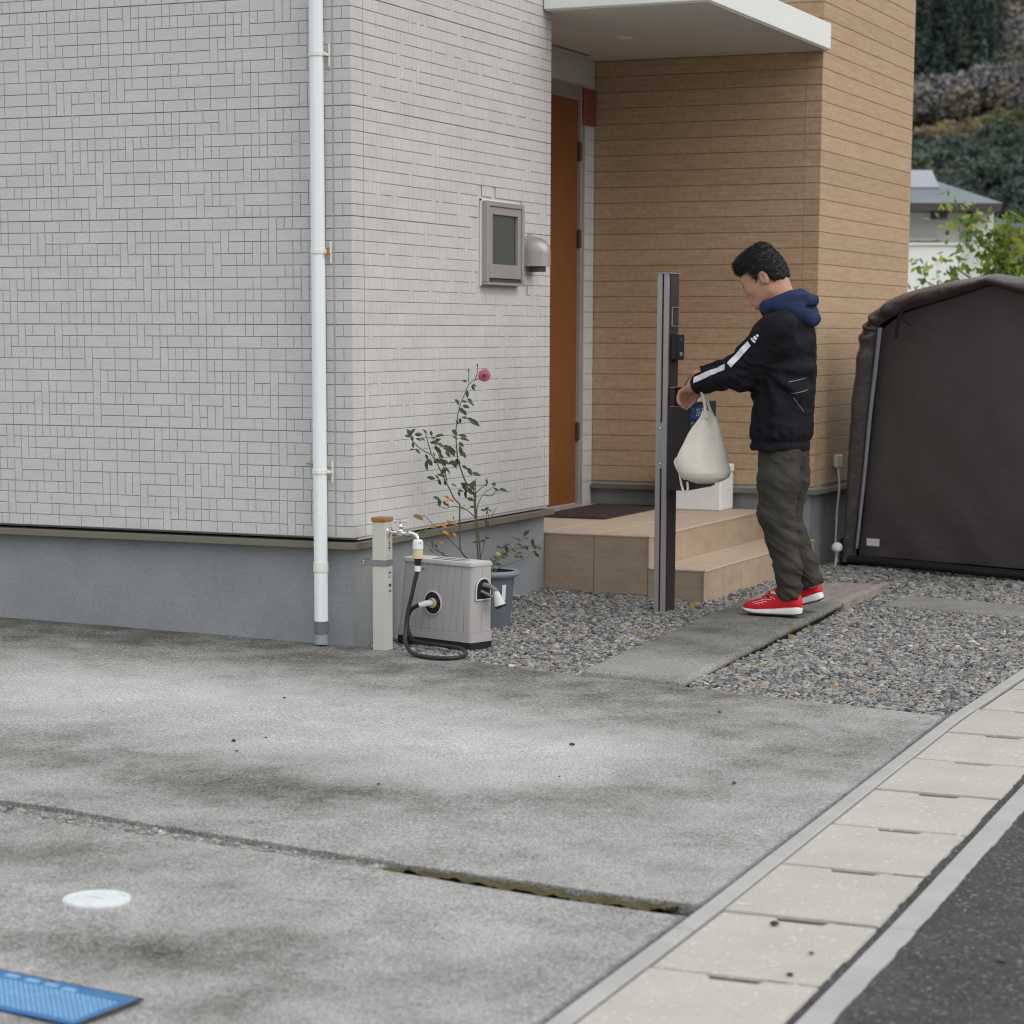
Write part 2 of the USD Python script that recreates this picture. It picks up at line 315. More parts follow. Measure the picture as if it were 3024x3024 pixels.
def pad_mesh(fa, fb, xa, cols, rows):
    """Slab whose far edge is fa(x) and near edge fb(x), from xa to the kerb, 9 cm thick with a slightly chipped rim."""
    s, t = np.linspace(0, 1, cols), np.linspace(0, 1, rows); S, T = np.meshgrid(s, t, indexing="ij")
    X = xa + (2.80 - xa) * S
    for _ in range(2):
        Y = fa(X) * (1 - T) + fb(X) * T
        X = xa + (kerb_x(Y) - 0.008 - xa) * S
    chip = (noise(np.stack([X * 30, Y * 30, 0 * X], -1), 4) - 0.5) * 0.010
    edge = np.minimum(T, 1 - T)
    Y = Y + np.where(edge == 0, chip, 0)
    Z = padz(X, Y) + (fbm(np.stack([X * 2, Y * 2, 0 * X], -1), 3, 2) - 0.5) * 0.010 - 0.006 * (edge == 0)
    v = np.stack([X, Y, Z], -1).reshape(-1, 3); k = rows
    i, j = np.meshgrid(np.arange(cols - 1), np.arange(rows - 1), indexing="ij"); a = (i * k + j).ravel()
    f = [np.stack([a, a + 1, a + k + 1], 1), np.stack([a, a + k + 1, a + k], 1)]
    rim = np.concatenate([np.arange(cols) * k, (cols - 1) * k + np.arange(1, k), np.arange(cols - 2, -1, -1) * k + k - 1, np.arange(k - 2, 0, -1)])
    low = v[rim].copy(); low[:, 2] -= 0.09; n = len(v); v = np.vstack([v, low]); m = len(rim); b = np.arange(m); c = (b + 1) % m
    f += [np.stack([rim[b], n + b, n + c], 1), np.stack([rim[b], n + c, rim[c]], 1)]
    m = trimesh.Trimesh(v, np.vstack(f), process=False)
    if m.face_normals[0][2] < 0: m.invert()
    return m

for fa, fb, xa, c, r in ((f_edge, f_up, -6.0, 520, 220), (f_lo, lambda x: -7.5 + 0 * x, -6.0, 420, 190)):
    pm = pad_mesh(fa, fb, xa, c, r)
    p = obj("concrete_pad", pm, "pad", smooth=True, kind="structure")
    primvar(p, "stain", stain(pm.vertices[:, 0], pm.vertices[:, 1]))

# gutter along the street: two edges, the channel below, loose lids on it
def strip(xa, xb, y0, y1, z0, z1, wob=0.0, seed=0, n=160):
    n = max(40, int((y1 - y0) * 60)); y = np.linspace(y0, y1, n); a, b = xa(y), xb(y)
    if wob: b = b + (fbm(np.stack([y * 26, 0 * y, 0 * y], -1), 3, seed) - 0.5) * wob
    c = 0.004
    rings = np.stack([np.stack([np.stack([xx, y, np.full(n, zz)], -1) for xx, zz in ((a, z0), (a, z1 - c), (a + c, z1), (b - c, z1), (b, z1 - c), (b, z0))], 1)], 0)[0]
    return loft(rings)
dx = lambda d: (lambda y: kerb_x(y) + d)
for y0, y1 in ((-9.0, -6.35), (-6.34, -3.97), (-3.965, -1.585), (-1.58, 0.80), (0.805, 3.2), (3.205, 9.0)):
    obj("gutter_edge", strip(dx(0.0), dx(0.048), y0, y1, -0.62, GZ + 0.004), "kerb", smooth=35, kind="structure")
for y0, y1 in ((-9.0, -6.1), (-6.095, -3.765), (-3.76, -1.3), (-1.295, 1.2), (1.205, 9.0)):
    obj("gutter_edge", strip(dx(0.456), dx(0.520), y0, y1, -0.62, GZ + 0.004, 0.008, 3), "kerb", smooth=35, kind="structure")
obj("gutter", strip(dx(0.049), dx(0.4555), -9.0, 9.0, -0.60, GZ - 0.007), "gutter_dark", kind="structure")
JY = [-5.91, -5.375, -4.838, -4.297, -3.760, -3.229, -2.695, -2.157, -1.607, -1.068, -0.53, 0.01, 0.55, 1.09, 1.63]
for i in range(len(JY) - 1):
    y0, y1 = JY[i] + 0.0075, JY[i + 1] - 0.0075
    kx = float(kerb_x((y0 + y1) / 2)); sl = float(kerb_x(y1) - kerb_x(y0)) / (y1 - y0)
    W = 0.378; a, b = 0.135, 0.262; s = 0.028
    out = [(0, 0), (W, 0), (W, y1 - y0)] + [(b, y1 - y0), (b - 0.012, y1 - y0 - s), (a + 0.012, y1 - y0 - s), (a, y1 - y0)] + [(0, y1 - y0)]
    from shapely.geometry import Polygon
    P = Polygon(out)
    base = trimesh.creation.extrude_polygon(P, 0.05, engine="earcut"); base.apply_translation((0, 0, -0.053))
    rim = trimesh.creation.extrude_polygon(P.buffer(-0.003, join_style=2), 0.0032, engine="earcut"); rim.apply_translation((0, 0, -0.0032))
    m = cat(base, rim); m.apply_transform(np.array([[1, sl, 0, kx + 0.062], [0, 1, 0, y0], [0, 0, 1, GZ + 0.001 + rng.uniform(-0.002, 0.002)], [0, 0, 0, 1.0]]))
    ordn = ["first", "second", "third", "fourth", "fifth", "sixth", "seventh", "eighth", "ninth", "tenth", "eleventh", "twelfth", "thirteenth"]
    lab = f"{ordn[i - 1]} beige concrete gutter lid counted up from the bottom edge of the photo" if i else "beige concrete gutter lid lying below the bottom edge of the photo"
    obj("gutter_lid", m, "lid", label=lab, cat="gutter lid", group="concrete lids along the street gutter")

road = sheet(3.20, 9.0, -9.0, 14.0, 0.06, lambda x, y: GZ - 0.004 + (fbm(np.stack([x * 4, y * 4, 0 * x], -1), 3, 8) - 0.5) * 0.008 + (noise(np.stack([x * 38, y * 38, 0 * x], -1), 3) - 0.5) * 0.004 - 0.008 * (x - 3.3) * 0.6)
obj("road", road, "asphalt", smooth=True, kind="structure")
far_road = sheet(9.0, 60.0, -60.0, 90.0, 10, lambda x, y: np.full(x.shape, GZ - 0.06))
obj("street", far_road, "earth", kind="structure")

# gravel: a bed of soil with loose stones scattered on it
def gz(x, y):
    h = np.full(np.shape(x), -0.482)
    up = np.clip((y - 0.2) / 2.0, 0, 1); up = up * up * (3 - 2 * up)
    h = h + up * np.interp(x, [-0.1, 0.5, 0.9, 1.5, 2.0], [0.058, 0.036, 0.016, 0.008, 0.008])
    h = h - 0.022 * np.exp(-((y + 0.30 + 0.27 * (x - 1.2)) / 0.10) ** 2 - ((x - 1.45) / 0.30) ** 2)
    return h + (fbm(np.stack([x * 4, y * 4, 0 * x], -1), 3, 21) - 0.5) * 0.022
SLAB = [(1.18, -0.297), (1.652, -0.424), (1.553, 2.22), (1.078, 2.10)]
WOOD = [(1.075, 2.16), (1.552, 2.27), (1.532, 3.10), (1.05, 3.02)]
STRIP2 = [(1.66, 2.50), (3.3, 2.10), (3.3, 2.50), (1.69, 2.94)]
bed = sheet(-0.06, 2.78, -0.9, 9.0, 0.06, lambda x, y: np.where(y < f_edge(x) - 0.02, -0.60, gz(x, y) - 0.010))
obj("gravel_bed", bed, "soil", smooth=True, kind="structure")
bed2 = sheet(2.70, 3.20, 4.0, 14.0, 0.2, lambda x, y: np.full(x.shape, -0.50)); 
seam_bed = sheet(-6.0, 2.86, -3.95, -2.6, 0.05, lambda x, y: np.where((y < f_up(x) + 0.04) & (y > f_lo(x) - 0.04), padz(x, y) - 0.028, -0.6))
obj("seam_bed", seam_bed, "soil", smooth=True, kind="structure")

def stones_material():
    return usdkit.material(stage, "/World/Looks/gravel_stone", {
        "oi": ("object_info", {}),
        "r": ("rgb_ramp", {"ramp": [(0.0, (0.07, 0.072, 0.078)), (0.2, (0.14, 0.143, 0.152)), (0.5, (0.225, 0.222, 0.212)), (0.68, (0.26, 0.265, 0.275)), (0.8, (0.34, 0.32, 0.27)), (0.9, (0.33, 0.325, 0.31)), (0.965, (0.27, 0.19, 0.135)), (0.985, (0.46, 0.45, 0.43)), (1.0, (0.52, 0.51, 0.49))]}),
        "geo": ("geometry", {}), "n": ("noise_texture", {"scale": 160.0, "detail": 3.0}), "m": ("rgb_ramp", {"ramp": [(0.3, (0.75, 0.75, 0.75)), (0.7, (1.2, 1.2, 1.2))]}),
        "x": ("mix_color", {"blend_type": "multiply", "fac": 1.0, "use_clamp": False}), "p": ("principled_bsdf", {"roughness": 0.75, "specular_ior_level": 0.3})},
        [("oi.random", "r.fac"), ("geo.position", "n.vector"), ("n.fac", "m.fac"), ("r.color", "x.a"), ("m.color", "x.b"), ("x.result", "p.base_color")], surface="p.BSDF")
MAT["stone"] = stones_material()
stones = []
for k in range(7):
    s = trimesh.creation.icosphere(1, 1.0); v = np.array(s.vertices)
    v *= (1 + (fbm(v * 1.3 + k * 9, 2, k) - 0.5)[:, None] * 0.9)
    v *= (1, nr.uniform(0.6, 0.85), nr.uniform(0.38, 0.6)); stones.append(trimesh.Trimesh(v, s.faces, process=False))

def scatter(name, pts, sizes, label, cat_):
    path = numbered("/World", name); pi = UsdGeom.PointInstancer.Define(stage, path)
    for k, s in enumerate(stones): usdkit.mesh(stage, f"{path}/stone_{k + 1:03d}" if k else f"{path}/stone", s, MAT["stone"], smooth=40)
    pi.CreatePrototypesRel().SetTargets([Sdf.Path(f"{path}/stone_{k + 1:03d}" if k else f"{path}/stone") for k in range(len(stones))])
    n = len(pts); pi.CreateProtoIndicesAttr(Vt.IntArray.FromNumpy(nr.integers(0, len(stones), n).astype(np.int32)))
    pi.CreatePositionsAttr(Vt.Vec3fArray.FromNumpy(pts.astype(np.float32)))
    pi.CreateScalesAttr(Vt.Vec3fArray.FromNumpy(np.repeat(sizes[:, None], 3, 1).astype(np.float32)))
    yaw, tilt, ax = nr.uniform(0, 2 * np.pi, n), nr.normal(0, 0.35, n), nr.uniform(0, 2 * np.pi, n)
    a = np.stack([np.cos(yaw / 2), 0 * yaw, 0 * yaw, np.sin(yaw / 2)], 1); b = np.stack([np.cos(tilt / 2), np.sin(tilt / 2) * np.cos(ax), np.sin(tilt / 2) * np.sin(ax), 0 * yaw], 1)
    w = b[:, 0] * a[:, 0] - (b[:, 1:] * a[:, 1:]).sum(1); xyz = b[:, :1] * a[:, 1:] + a[:, :1] * b[:, 1:] + np.cross(b[:, 1:], a[:, 1:])
    pi.CreateOrientationsAttr(Vt.QuathArray([Gf.Quath(float(q), float(x), float(y), float(z)) for q, (x, y, z) in zip(w, xyz)]))
    tag(pi.GetPrim(), label, cat_, kind="stuff")

N = 120000
gx, gy = nr.uniform(-0.03, 2.775, N), nr.uniform(-0.80, 1, N); gy = np.where(nr.random(N) < 0.5, -0.8 + nr.random(N) * 2.6, 1.8 + nr.random(N) ** 1.3 * 4.6)
ok = (gy > f_edge(gx) + 0.004 + (noise(np.stack([gx * 14, gy * 0, gx * 0], -1), 6) - 0.5) * 0.03) & (gx < kerb_x(gy) - 0.012)
STEPS = [(-0.2, 2.195), (0.846, 2.195), (0.846, 4.3), (-0.2, 4.3)]
for poly in (SLAB, WOOD, STRIP2, STEPS): ok &= ~in_poly(gx, gy, poly)
ok &= ~((gx < -0.025) & (gy < 2.2)) & ~((gy > 4.17) & (gx < 0.86))
gx, gy = gx[ok], gy[ok]
size = np.clip(nr.lognormal(np.log(0.0092), 0.32, len(gx)), 0.0045, 0.022) * np.where(gy > 3, 1.25, 1)
layer = nr.random(len(gx))
scatter("gravel", np.stack([gx, gy, gz(gx, gy) - 0.012 + layer * 0.012], 1), size, "grey loose gravel of small stones around the steps and the path", "gravel")
sx = nr.uniform(-0.2, 2.06, 9000); tt = nr.random(9000); sy = f_up(sx) * (1 - tt) + f_lo(sx) * tt
scatter("gravel", np.stack([sx, sy, padz(sx, sy) - 0.026 + tt * 0.007 + nr.random(9000) * 0.006], 1), np.clip(nr.lognormal(np.log(0.0085), 0.3, 9000), 0.004, 0.017), "fine dark gravel filling the seam between the two concrete pads", "gravel")
mx = np.linspace(1.95, 2.80, 120); v = []
for t in np.linspace(0.0, 1.0, 14):
    yy = f_up(mx) * (1 - t) + f_lo(mx) * t; v.append(np.stack([mx, yy, padz(mx, yy) - 0.004 - 0.012 * (1 - t) + (fbm(np.stack([mx * 28, yy * 28, 0 * mx], -1), 4, 2) - 0.45) * 0.036 - 0.03 * np.clip((1.99 - mx) / 0.08, 0, 1)], 1))
obj("moss", loft(np.array(v).transpose(1, 0, 2)[:, :, :], caps=False), "moss", smooth=True, label="brown green moss in the street end of the seam between the concrete pads", cat="moss", kind="stuff")

# the path slabs
def thick_quad(q, ztop, t, c=0.012, n=(24, 60), rough=0.006, seed=0):
    """Slab over quad q (near-left, near-right, far-right, far-left) with per-corner top heights, rounded rim and uneven face."""
    q = np.array(q, float); zt = np.array(ztop, float)
    s, u = np.linspace(0, 1, n[0]), np.linspace(0, 1, n[1]); S, U = np.meshgrid(s, u, indexing="ij")
    w = [(1 - S) * (1 - U), S * (1 - U), S * U, (1 - S) * U]
    X, Y, Z = (sum(wi * val for wi, val in zip(w, vals)) for vals in (q[:, 0], q[:, 1], zt))
    L = np.linalg.norm(q[1] - q[0]); H = np.linalg.norm(q[3] - q[0])
    d = np.minimum(np.minimum(S, 1 - S) * L, np.minimum(U, 1 - U) * H)
    Z = Z - c * np.clip(1 - d / c, 0, 1) ** 2 + (fbm(np.stack([X * 9, Y * 9, 0 * X], -1), 4, seed) - 0.5) * rough
    v = np.stack([X, Y, Z], -1).reshape(-1, 3); k = n[1]; i, j = np.meshgrid(np.arange(n[0] - 1), np.arange(k - 1), indexing="ij"); a = (i * k + j).ravel()
    f = [np.stack([a, a + k, a + k + 1], 1), np.stack([a, a + k + 1, a + 1], 1)]
    rim = np.concatenate([np.arange(n[0]) * k, (n[0] - 1) * k + np.arange(1, k), np.arange(n[0] - 2, -1, -1) * k + k - 1, np.arange(k - 2, 0, -1)])
    low = v[rim].copy(); low[:, 2] -= t - c; low[:, :2] += (nr.random((len(rim), 2)) - 0.5) * 0.004; m0 = len(v); v = np.vstack([v, low]); b = np.arange(len(rim)); e = (b + 1) % len(rim)
    f += [np.stack([rim[b], m0 + b, m0 + e], 1), np.stack([rim[b], m0 + e, rim[e]], 1), np.stack([np.full(len(rim) - 2, m0), m0 + b[2:], m0 + b[1:-1]], 1)]
    return trimesh.Trimesh(v, np.vstack(f), process=False)
sm = thick_quad(SLAB, (-0.455, -0.456, -0.426, -0.424), 0.036, n=(30, 120), seed=3)
p = obj("path_slab", sm, "slab", smooth=True, label="long grey concrete slab of the path under the man's red shoes", cat="path slab")
x, y = sm.vertices[:, 0], sm.vertices[:, 1]
primvar(p, "stain", 0.36 + 0.28 * np.exp(-((y + 0.15) / 0.35) ** 2) + 0.35 * (fbm(np.stack([x * 4, y * 4, 0 * x], -1), 4, 5) - 0.5) - 0.15 * np.exp(-((y - 1.1) / 0.8) ** 2))
MAT["wood_stone"] = M("wood_grain_stone", (0.33, 0.28, 0.26), 0.85, 0.0, 7, tint=(0.20, 0.175, 0.165), stretch=(4, 1, 1), bump=0.8, bscale=25, dist=0.01)
obj("stepping_stone", thick_quad(WOOD, (-0.428, -0.430, -0.425, -0.425), 0.05, n=(30, 50), rough=0.016, seed=6), "wood_stone", smooth=40, label="brownish wood grain stepping stone behind the man's rear heel", cat="stepping stone")
m2 = thick_quad(STRIP2, (-0.462, -0.462, -0.46, -0.46), 0.04, n=(50, 20), seed=8)
p = obj("path_slab", m2, "slab", smooth=True, label="flat grey concrete slab lying in the gravel in front of the brown storage tent", cat="path slab")
primvar(p, "stain", 0.45 + 0 * m2.vertices[:, 0])

# ================================================================== the house
HOUSE = thing("house", "house with pale tile pattern siding on two walls and brown board cladding round the porch", "house", (0, 0, GZ))
cores = cat(box(-6, -0.006, 0.045, 2.17, -0.01, 5.6), box(-6, -0.565, 2.17, 4.2, -0.6, 5.6), box(-6, 0.815, 4.2, 6.28, -0.02, 5.6))
obj("inner_wall", cores, "siding_plain", HOUSE)
obj("foundation", cat(box(-6, -0.026, 0.03, 2.174, -0.7, -0.019), box(-6, 0.80, 4.215, 6.26, -0.7, -0.021)), "foundation", HOUSE)
obj("drip_trim", cat(box(-6, 0.02, -0.02, 0.04, -0.047, -0.018, 0.002), box(-0.03, 0.02, 0.041, 2.205, -0.0472, -0.0182, 0.002)), "trim", HOUSE)
obj("drip_trim", cat(box(-0.556, 0.845, 4.168, 4.22, -0.047, -0.018, 0.002), box(0.80, 0.845, 4.221, 6.3, -0.0472, -0.0182, 0.002)), "trim", HOUSE)
obj("roof", box(-6.4, 1.2, -0.5, 6.7, 5.602, 5.8), "alu_dark", HOUSE)

# tile-pattern siding: 9 courses to a board
B, CH, U = 0.455, 0.455 / 9, 0.0395
def pattern(ncols, boards, seed):
    r = random.Random(seed); out = []
    for b in range(boards):
        used_ = [[0] * ncols for _ in range(9)]
        for row in range(9):
            c = 0
            while c < ncols:
                if used_[row][c]: c += 1; continue
                if row < 8 and r.random() < 0.13 and not used_[row + 1][c]:
                    used_[row][c] = used_[row + 1][c] = 1; out.append((c, b * 9 + row, 1, 2)); c += 1; continue
                w = r.choices((1, 2, 3), (0.42, 0.33, 0.25))[0]; n = 0
                while n < w and c + n < ncols and not used_[row][c + n]: used_[row][c + n] = 1; n += 1
                out.append((c, b * 9 + row, n, 1)); c += n
    return out
def tile_mesh(u0, u1, v0, v1, face, proud, board_low):
    """One moulded tile: (u, v) rectangle on a wall; face maps (u, v, depth) to the world."""
    g = 0.0006; lo = 0.0024 if board_low else 0.0010; c = 0.0022; d = 0.0024
    a = [(u0 + g, v0 + lo), (u1 - g, v0 + lo), (u1 - g, v1 - g), (u0 + g, v1 - g)]
    b = [(u0 + g + c, v0 + lo + c * 0.7), (u1 - g - c, v0 + lo + c * 0.7), (u1 - g - c, v1 - g - c), (u0 + g + c, v1 - g - c)]
    v = np.array([face(u, w, -d) for u, w in a] + [face(u, w, proud) for u, w in b])
    q = np.array([(4, 5, 6, 7)] + [(i, (i + 1) % 4, 4 + (i + 1) % 4, 4 + i) for i in range(4)])
    m = trimesh.Trimesh(v, np.vstack([q[:, :3], q[:, [0, 2, 3]]]), process=False)
    return m
def siding(name, ncols, boards, u_of, face, flip, seed, keep, holes=()):
    wall = obj(name[0], name[1], "siding_joint", HOUSE)
    items = []
    for c, r, w, h in pattern(ncols, boards, seed):
        u0, u1 = sorted((u_of(c), u_of(c + w))); v0, v1 = r * CH, (r + h) * CH
        if any(u1 > a and u0 < b_ and v1 > cc and v0 < dd for a, b_, cc, dd in holes): continue
        m = tile_mesh(u0, u1, v0, v1, face, rng.uniform(-0.0005, 0.0007), r % 9 == 0)
        if flip: m.invert()
        items.append((abs(u0), v0, m))
    items.sort(key=lambda t: (t[1] > 2.25) * 100 + t[0] + 0.25 * abs(t[1] - 0.9))
    for _, _, m in items[:keep]: obj("siding_tile", m, "siding", wall)
    obj("siding_tiles", cat(*[m for _, _, m in items[keep:]]), "siding", wall, kind="stuff")
    return wall
S = 0.0895
W1 = siding(("white_wall", box(-6, -0.0066, 0.0062, 0.04, 0, 5.6)), int(2.75 / U), 8, lambda c: -S - c * U, lambda u, v, d: (u, -d, v), False, 3, 150)
W2 = siding(("white_wall", box(-0.04, -0.0066, 0.0401, 2.172, 0.0005, 5.6)), int((2.177 - S - 0.07) / U), 8, lambda c: S + 0.02 + c * U, lambda u, v, d: (d, u, v), False, 11, 150, holes=[(1.31, 1.775, 1.105, 1.515)])
# corner pieces, their tiles turned round the arris
cor = []
for r in range(72):
    for f, fl in ((lambda u, v, d: (-u, -d, v), True), (lambda u, v, d: (d, u, v), False)):
        sp = (0.045, 0.0) if (r // 2 + (r % 3)) % 3 else (0.0,)
        for u0, u1 in (((0.0005, 0.045), (0.045, S)) if len(sp) == 2 else ((0.0005, S),)):
            if not fl: u1 = u1 + (0.018 if u1 > 0.06 else 0)
            m = tile_mesh(u0, u1, r * CH, (r + 1) * CH, f, 0.0002, r % 9 == 0)
            if fl: m.invert()
            cor.append(m)
obj("siding_corner", cat(*cor), "siding", HOUSE, kind="stuff")
obj("siding_corner", cat(*[tile_mesh(2.115, 2.177, r * CH, (r + 1) * CH, lambda u, v, d: (d, u, v), 0.0002, r % 9 == 0) for r in range(72)], box(-0.56, -0.006, 2.1715, 2.1772, 0, 5.6)), "siding", HOUSE, kind="stuff")
obj("caulk_joint", box(-S - 0.003, -S + 0.006, -0.0008, 0.004, 0.0, 4.1), "caulk", HOUSE)
obj("caulk_joint", cat(box(-0.004, 0.0006, S + 0.0175, S + 0.0205, 0, 4.1), box(-0.004, 0.0006, 2.1135, 2.1165, 0, 4.1)), "caulk", HOUSE)

# wall of the entrance recess: white boards, door, frame
EX = -0.558
rec = obj("entrance_wall", cat(box(EX - 0.02, EX - 0.006, 2.178, 4.187, -0.02, 2.458)), "siding_plain", HOUSE)
for k in range(27):
    z0 = k * 0.091
    obj("siding_board", box(EX - 0.0055, EX, 4.01, 4.186, z0 + 0.0015, z0 + 0.0895, 0.0015), "siding", rec)
obj("siding_board", box(EX - 0.0055, EX, 2.18, 4.009, 2.30, 2.457, 0.001), "siding", rec)
fr = obj("door_frame", cat(box(EX - 0.02, EX + 0.012, 3.945, 4.005, -0.145, 2.29, 0.002), box(EX - 0.02, EX + 0.012, 2.90, 2.96, -0.145, 2.29, 0.002), box(EX - 0.02, EX + 0.012, 2.961, 3.944, 2.215, 2.29, 0.002)), "alu", HOUSE, label="grey metal frame round the brown front door")
obj("threshold", box(EX - 0.02, EX + 0.02, 2.961, 3.944, -0.145, -0.125, 0.003), "alu", fr)
dr = obj("front_door", box(EX - 0.02, EX - 0.004, 2.964, 3.94, -0.12, 2.212, 0.002), "door", HOUSE, label="tall brown wood front door")
for z in (1.37, 1.87, 0.25): obj("hinge", cat(box(EX - 0.003, EX + 0.016, 3.925, 3.95, z, z + 0.105, 0.002)), "alu_dark", dr)
obj("door_handle", tube([(EX + 0.0, 3.06, 0.75), (EX + 0.05, 3.06, 0.75), (EX + 0.05, 3.06, 1.15), (EX, 3.06, 1.15)], 0.011, 8), "alu_dark", dr)
MAT["terracotta"] = M("red_brown_panel", (0.20, 0.065, 0.04), 0.6, 0.2, 9)
obj("wall_plaque", box(EX, EX + 0.03, 3.955, 4.145, 2.08, 2.285, 0.006), "terracotta", HOUSE, label="red brown box on the wall above the door frame")

# brown cladding round the porch corner
tf = obj("brown_wall", box(EX, 0.818, 4.194, 4.21, 0, 5.58), "tan_back", HOUSE)
for k in range(27):
    z0 = k * 0.091
    obj("cladding_board", box(EX, 0.728, 4.188, 4.1945, z0 + 0.0012, min(z0 + 0.0898, 2.459), 0.0022), "tan", tf)
    obj("cladding_board", box(0.7285, 0.8245, 4.188, 4.1945, z0 + 0.0012, min(z0 + 0.0898, 2.459), 0.0022), "tan", tf)
ts = obj("brown_wall", box(0.805, 0.8185, 4.2105, 6.283, 0, 5.58), "tan_back", HOUSE)
for k in range(60):
    z0 = k * 0.091
    if z0 > 2.42:
        obj("cladding_board", box(EX, 0.8245, 4.188, 4.1945, z0 + 0.0012, z0 + 0.0898, 0.0022), "tan", tf)
    obj("cladding_board", box(0.8185, 0.8247, 4.195, 6.289, z0 + 0.0012, z0 + 0.0898, 0.0022), "tan", ts)

# porch roof
cp = obj("porch_roof", box(0.004, 0.868, 2.06, 4.186, 2.463, 2.605, 0.004), "white", HOUSE, label="white flat porch roof with a broad fascia")
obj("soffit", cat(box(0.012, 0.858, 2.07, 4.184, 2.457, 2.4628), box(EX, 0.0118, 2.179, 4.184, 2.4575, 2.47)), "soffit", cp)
obj("ceiling_light", lathe([(0, -0.006), (0.035, -0.006), (0.05, 0.0), (0.055, 0.003)], (0.0, 3.2, 2.4565), 28), "white", cp)
obj("soffit_vent", box(-0.50, -0.47, 2.6, 3.9, 2.4545, 2.4572), "trim", cp)
obj("upper_wall", box(EX, 0.003, 2.1775, 4.187, 2.606, 5.6), "siding_plain", HOUSE)

# small window on the side wall
wn = obj("window", cat(box(-0.004, 0.034, 1.322, 1.345, 1.118, 1.497, 0.002), box(-0.004, 0.034, 1.743, 1.766, 1.118, 1.497, 0.002), box(-0.004, 0.034, 1.3455, 1.7425, 1.474, 1.497, 0.002), box(-0.004, 0.040, 1.322, 1.766, 1.105, 1.1175, 0.002)), "alu", HOUSE, label="small grey framed window with dark glass")
obj("sash", cat(box(0.0, 0.026, 1.3455, 1.400, 1.137, 1.4735, 0.002), box(0.0, 0.026, 1.708, 1.7425, 1.137, 1.4735, 0.002), box(0.0, 0.0258, 1.4005, 1.7075, 1.437, 1.4735, 0.002), box(0.0, 0.0258, 1.4005, 1.7075, 1.137, 1.203, 0.002)), "alu", wn)
obj("pane", box(0.008, 0.011, 1.399, 1.709, 1.201, 1.439), "glass", wn)
obj("window_recess", box(-0.004, 0.004, 1.346, 1.742, 1.13, 1.474), "room", wn)
obj("sill_track", cat(box(0.0, 0.034, 1.35, 1.74, 1.1185, 1.1245, 0.001), box(0.004, 0.020, 1.35, 1.74, 1.125, 1.134)), "alu_dark", wn)
obj("caulk_line", cat(box(-0.004, 0.003, 1.312, 1.3215, 1.10, 1.505), box(-0.004, 0.003, 1.312, 1.775, 1.4975, 1.506)), "pvc_cream", wn)
# hooded vent
rings = []
for t in np.linspace(0, 1, 14):
    z = 1.205 + 0.15 * t; d = 0.10 * math.sqrt(max(0.0, 1 - max(0, (t - 0.45) / 0.55) ** 2)) + 0.012; w = 0.062 * math.sqrt(max(0.02, 1 - max(0, (t - 0.5) / 0.5) ** 2)) + 0.01
    a = np.linspace(-np.pi / 2, np.pi / 2, 16); rings.append(np.stack([0.004 + d * np.cos(a), 1.895 + w * np.sin(a), np.full(16, z)], 1))
vh = obj("vent_hood", cat(loft(rings), lathe([(0, 0), (0.078, 0), (0.08, 0.008), (0, 0.010)], (0.0, 1.895, 1.285), 28, (1, 0, 0))), "alu", HOUSE, smooth=40, label="grey metal hooded wall vent beside the small window")
obj("vent_pipe", lathe([(0.0, 0), (0.040, 0), (0.040, 0.05), (0, 0.05)], (0.05, 1.895, 1.178), 20), "alu_dark", vh)

# rain pipe with clips
px, py = -0.143, -0.040
dp = obj("rain_pipe", lathe([(0, 0), (0.0295, 0), (0.0295, 5.75), (0, 5.75)], (px, py, -0.40), 28), "pvc", HOUSE, smooth=40, label="white rain water pipe running up the wall beside the corner")
for z in (-0.145,):
    obj("pipe_joint", lathe([(0.029, 0), (0.0325, 0.001), (0.0325, 0.040), (0.029, 0.041)], (px, py, z), 28), "pvc_cream", dp, smooth=40)
obj("pipe_foot", lathe([(0.0285, 0), (0.0335, 0), (0.0335, 0.052), (0.0285, 0.053)], (px, py, -0.412), 28), "pvc_grey", dp, smooth=40)
obj("pipe_base", lathe([(0, 0), (0.028, 0), (0.028, 0.05), (0, 0.05)], (px, py, -0.46), 28), "pvc_blue", dp, smooth=40)
for i, z in enumerate((0.277, 1.207, 2.02, 2.93)):
    c = obj("pipe_clip", cat(lathe([(0.0298, 0), (0.0335, 0.002), (0.0335, 0.018), (0.0298, 0.02)], (px, py, z), 28), box(px + 0.03, px + 0.045, py - 0.006, py + 0.006, z + 0.003, z + 0.017, 0.002), box(px + 0.036, px + 0.046, -0.008, -0.001, z - 0.04, z + 0.055, 0.003), box(px + 0.038, px + 0.044, py, -0.004, z + 0.004, z + 0.014)), "pvc_cream", dp, smooth=40)
    if i == 1: obj("clip_latch", box(px + 0.0455, px + 0.052, py - 0.008, py + 0.008, z - 0.006, z + 0.026, 0.002), "rust", c)
    if i == 0: obj("clip_nail", tube([(px - 0.028, -0.012, z + 0.035), (px - 0.085, -0.010, z + 0.043)], [0.004, 0.0015], 6), "rust", c)
ol = obj("outlet_cover", cat(box(0.825, 0.86, 4.60, 4.68, 0.09, 0.165, 0.006)), "pvc_cream", HOUSE, smooth=False, label="cream outlet cover low on the brown side wall")
obj("outlet_cord", tube(spline([(0.85, 4.62, 0.09), (0.87, 4.58, -0.02), (0.865, 4.56, -0.18), (0.88, 4.5, -0.36), (0.93, 4.35, -0.44)]), 0.006, 6), "pvc_cream", ol)
obj("faucet_cap", lathe([(0, 0), (0.03, 0), (0.03, 0.03), (0, 0.034)], (-0.10, 4.168, -0.065), 20, (0, -1, 0)), "alu", HOUSE)

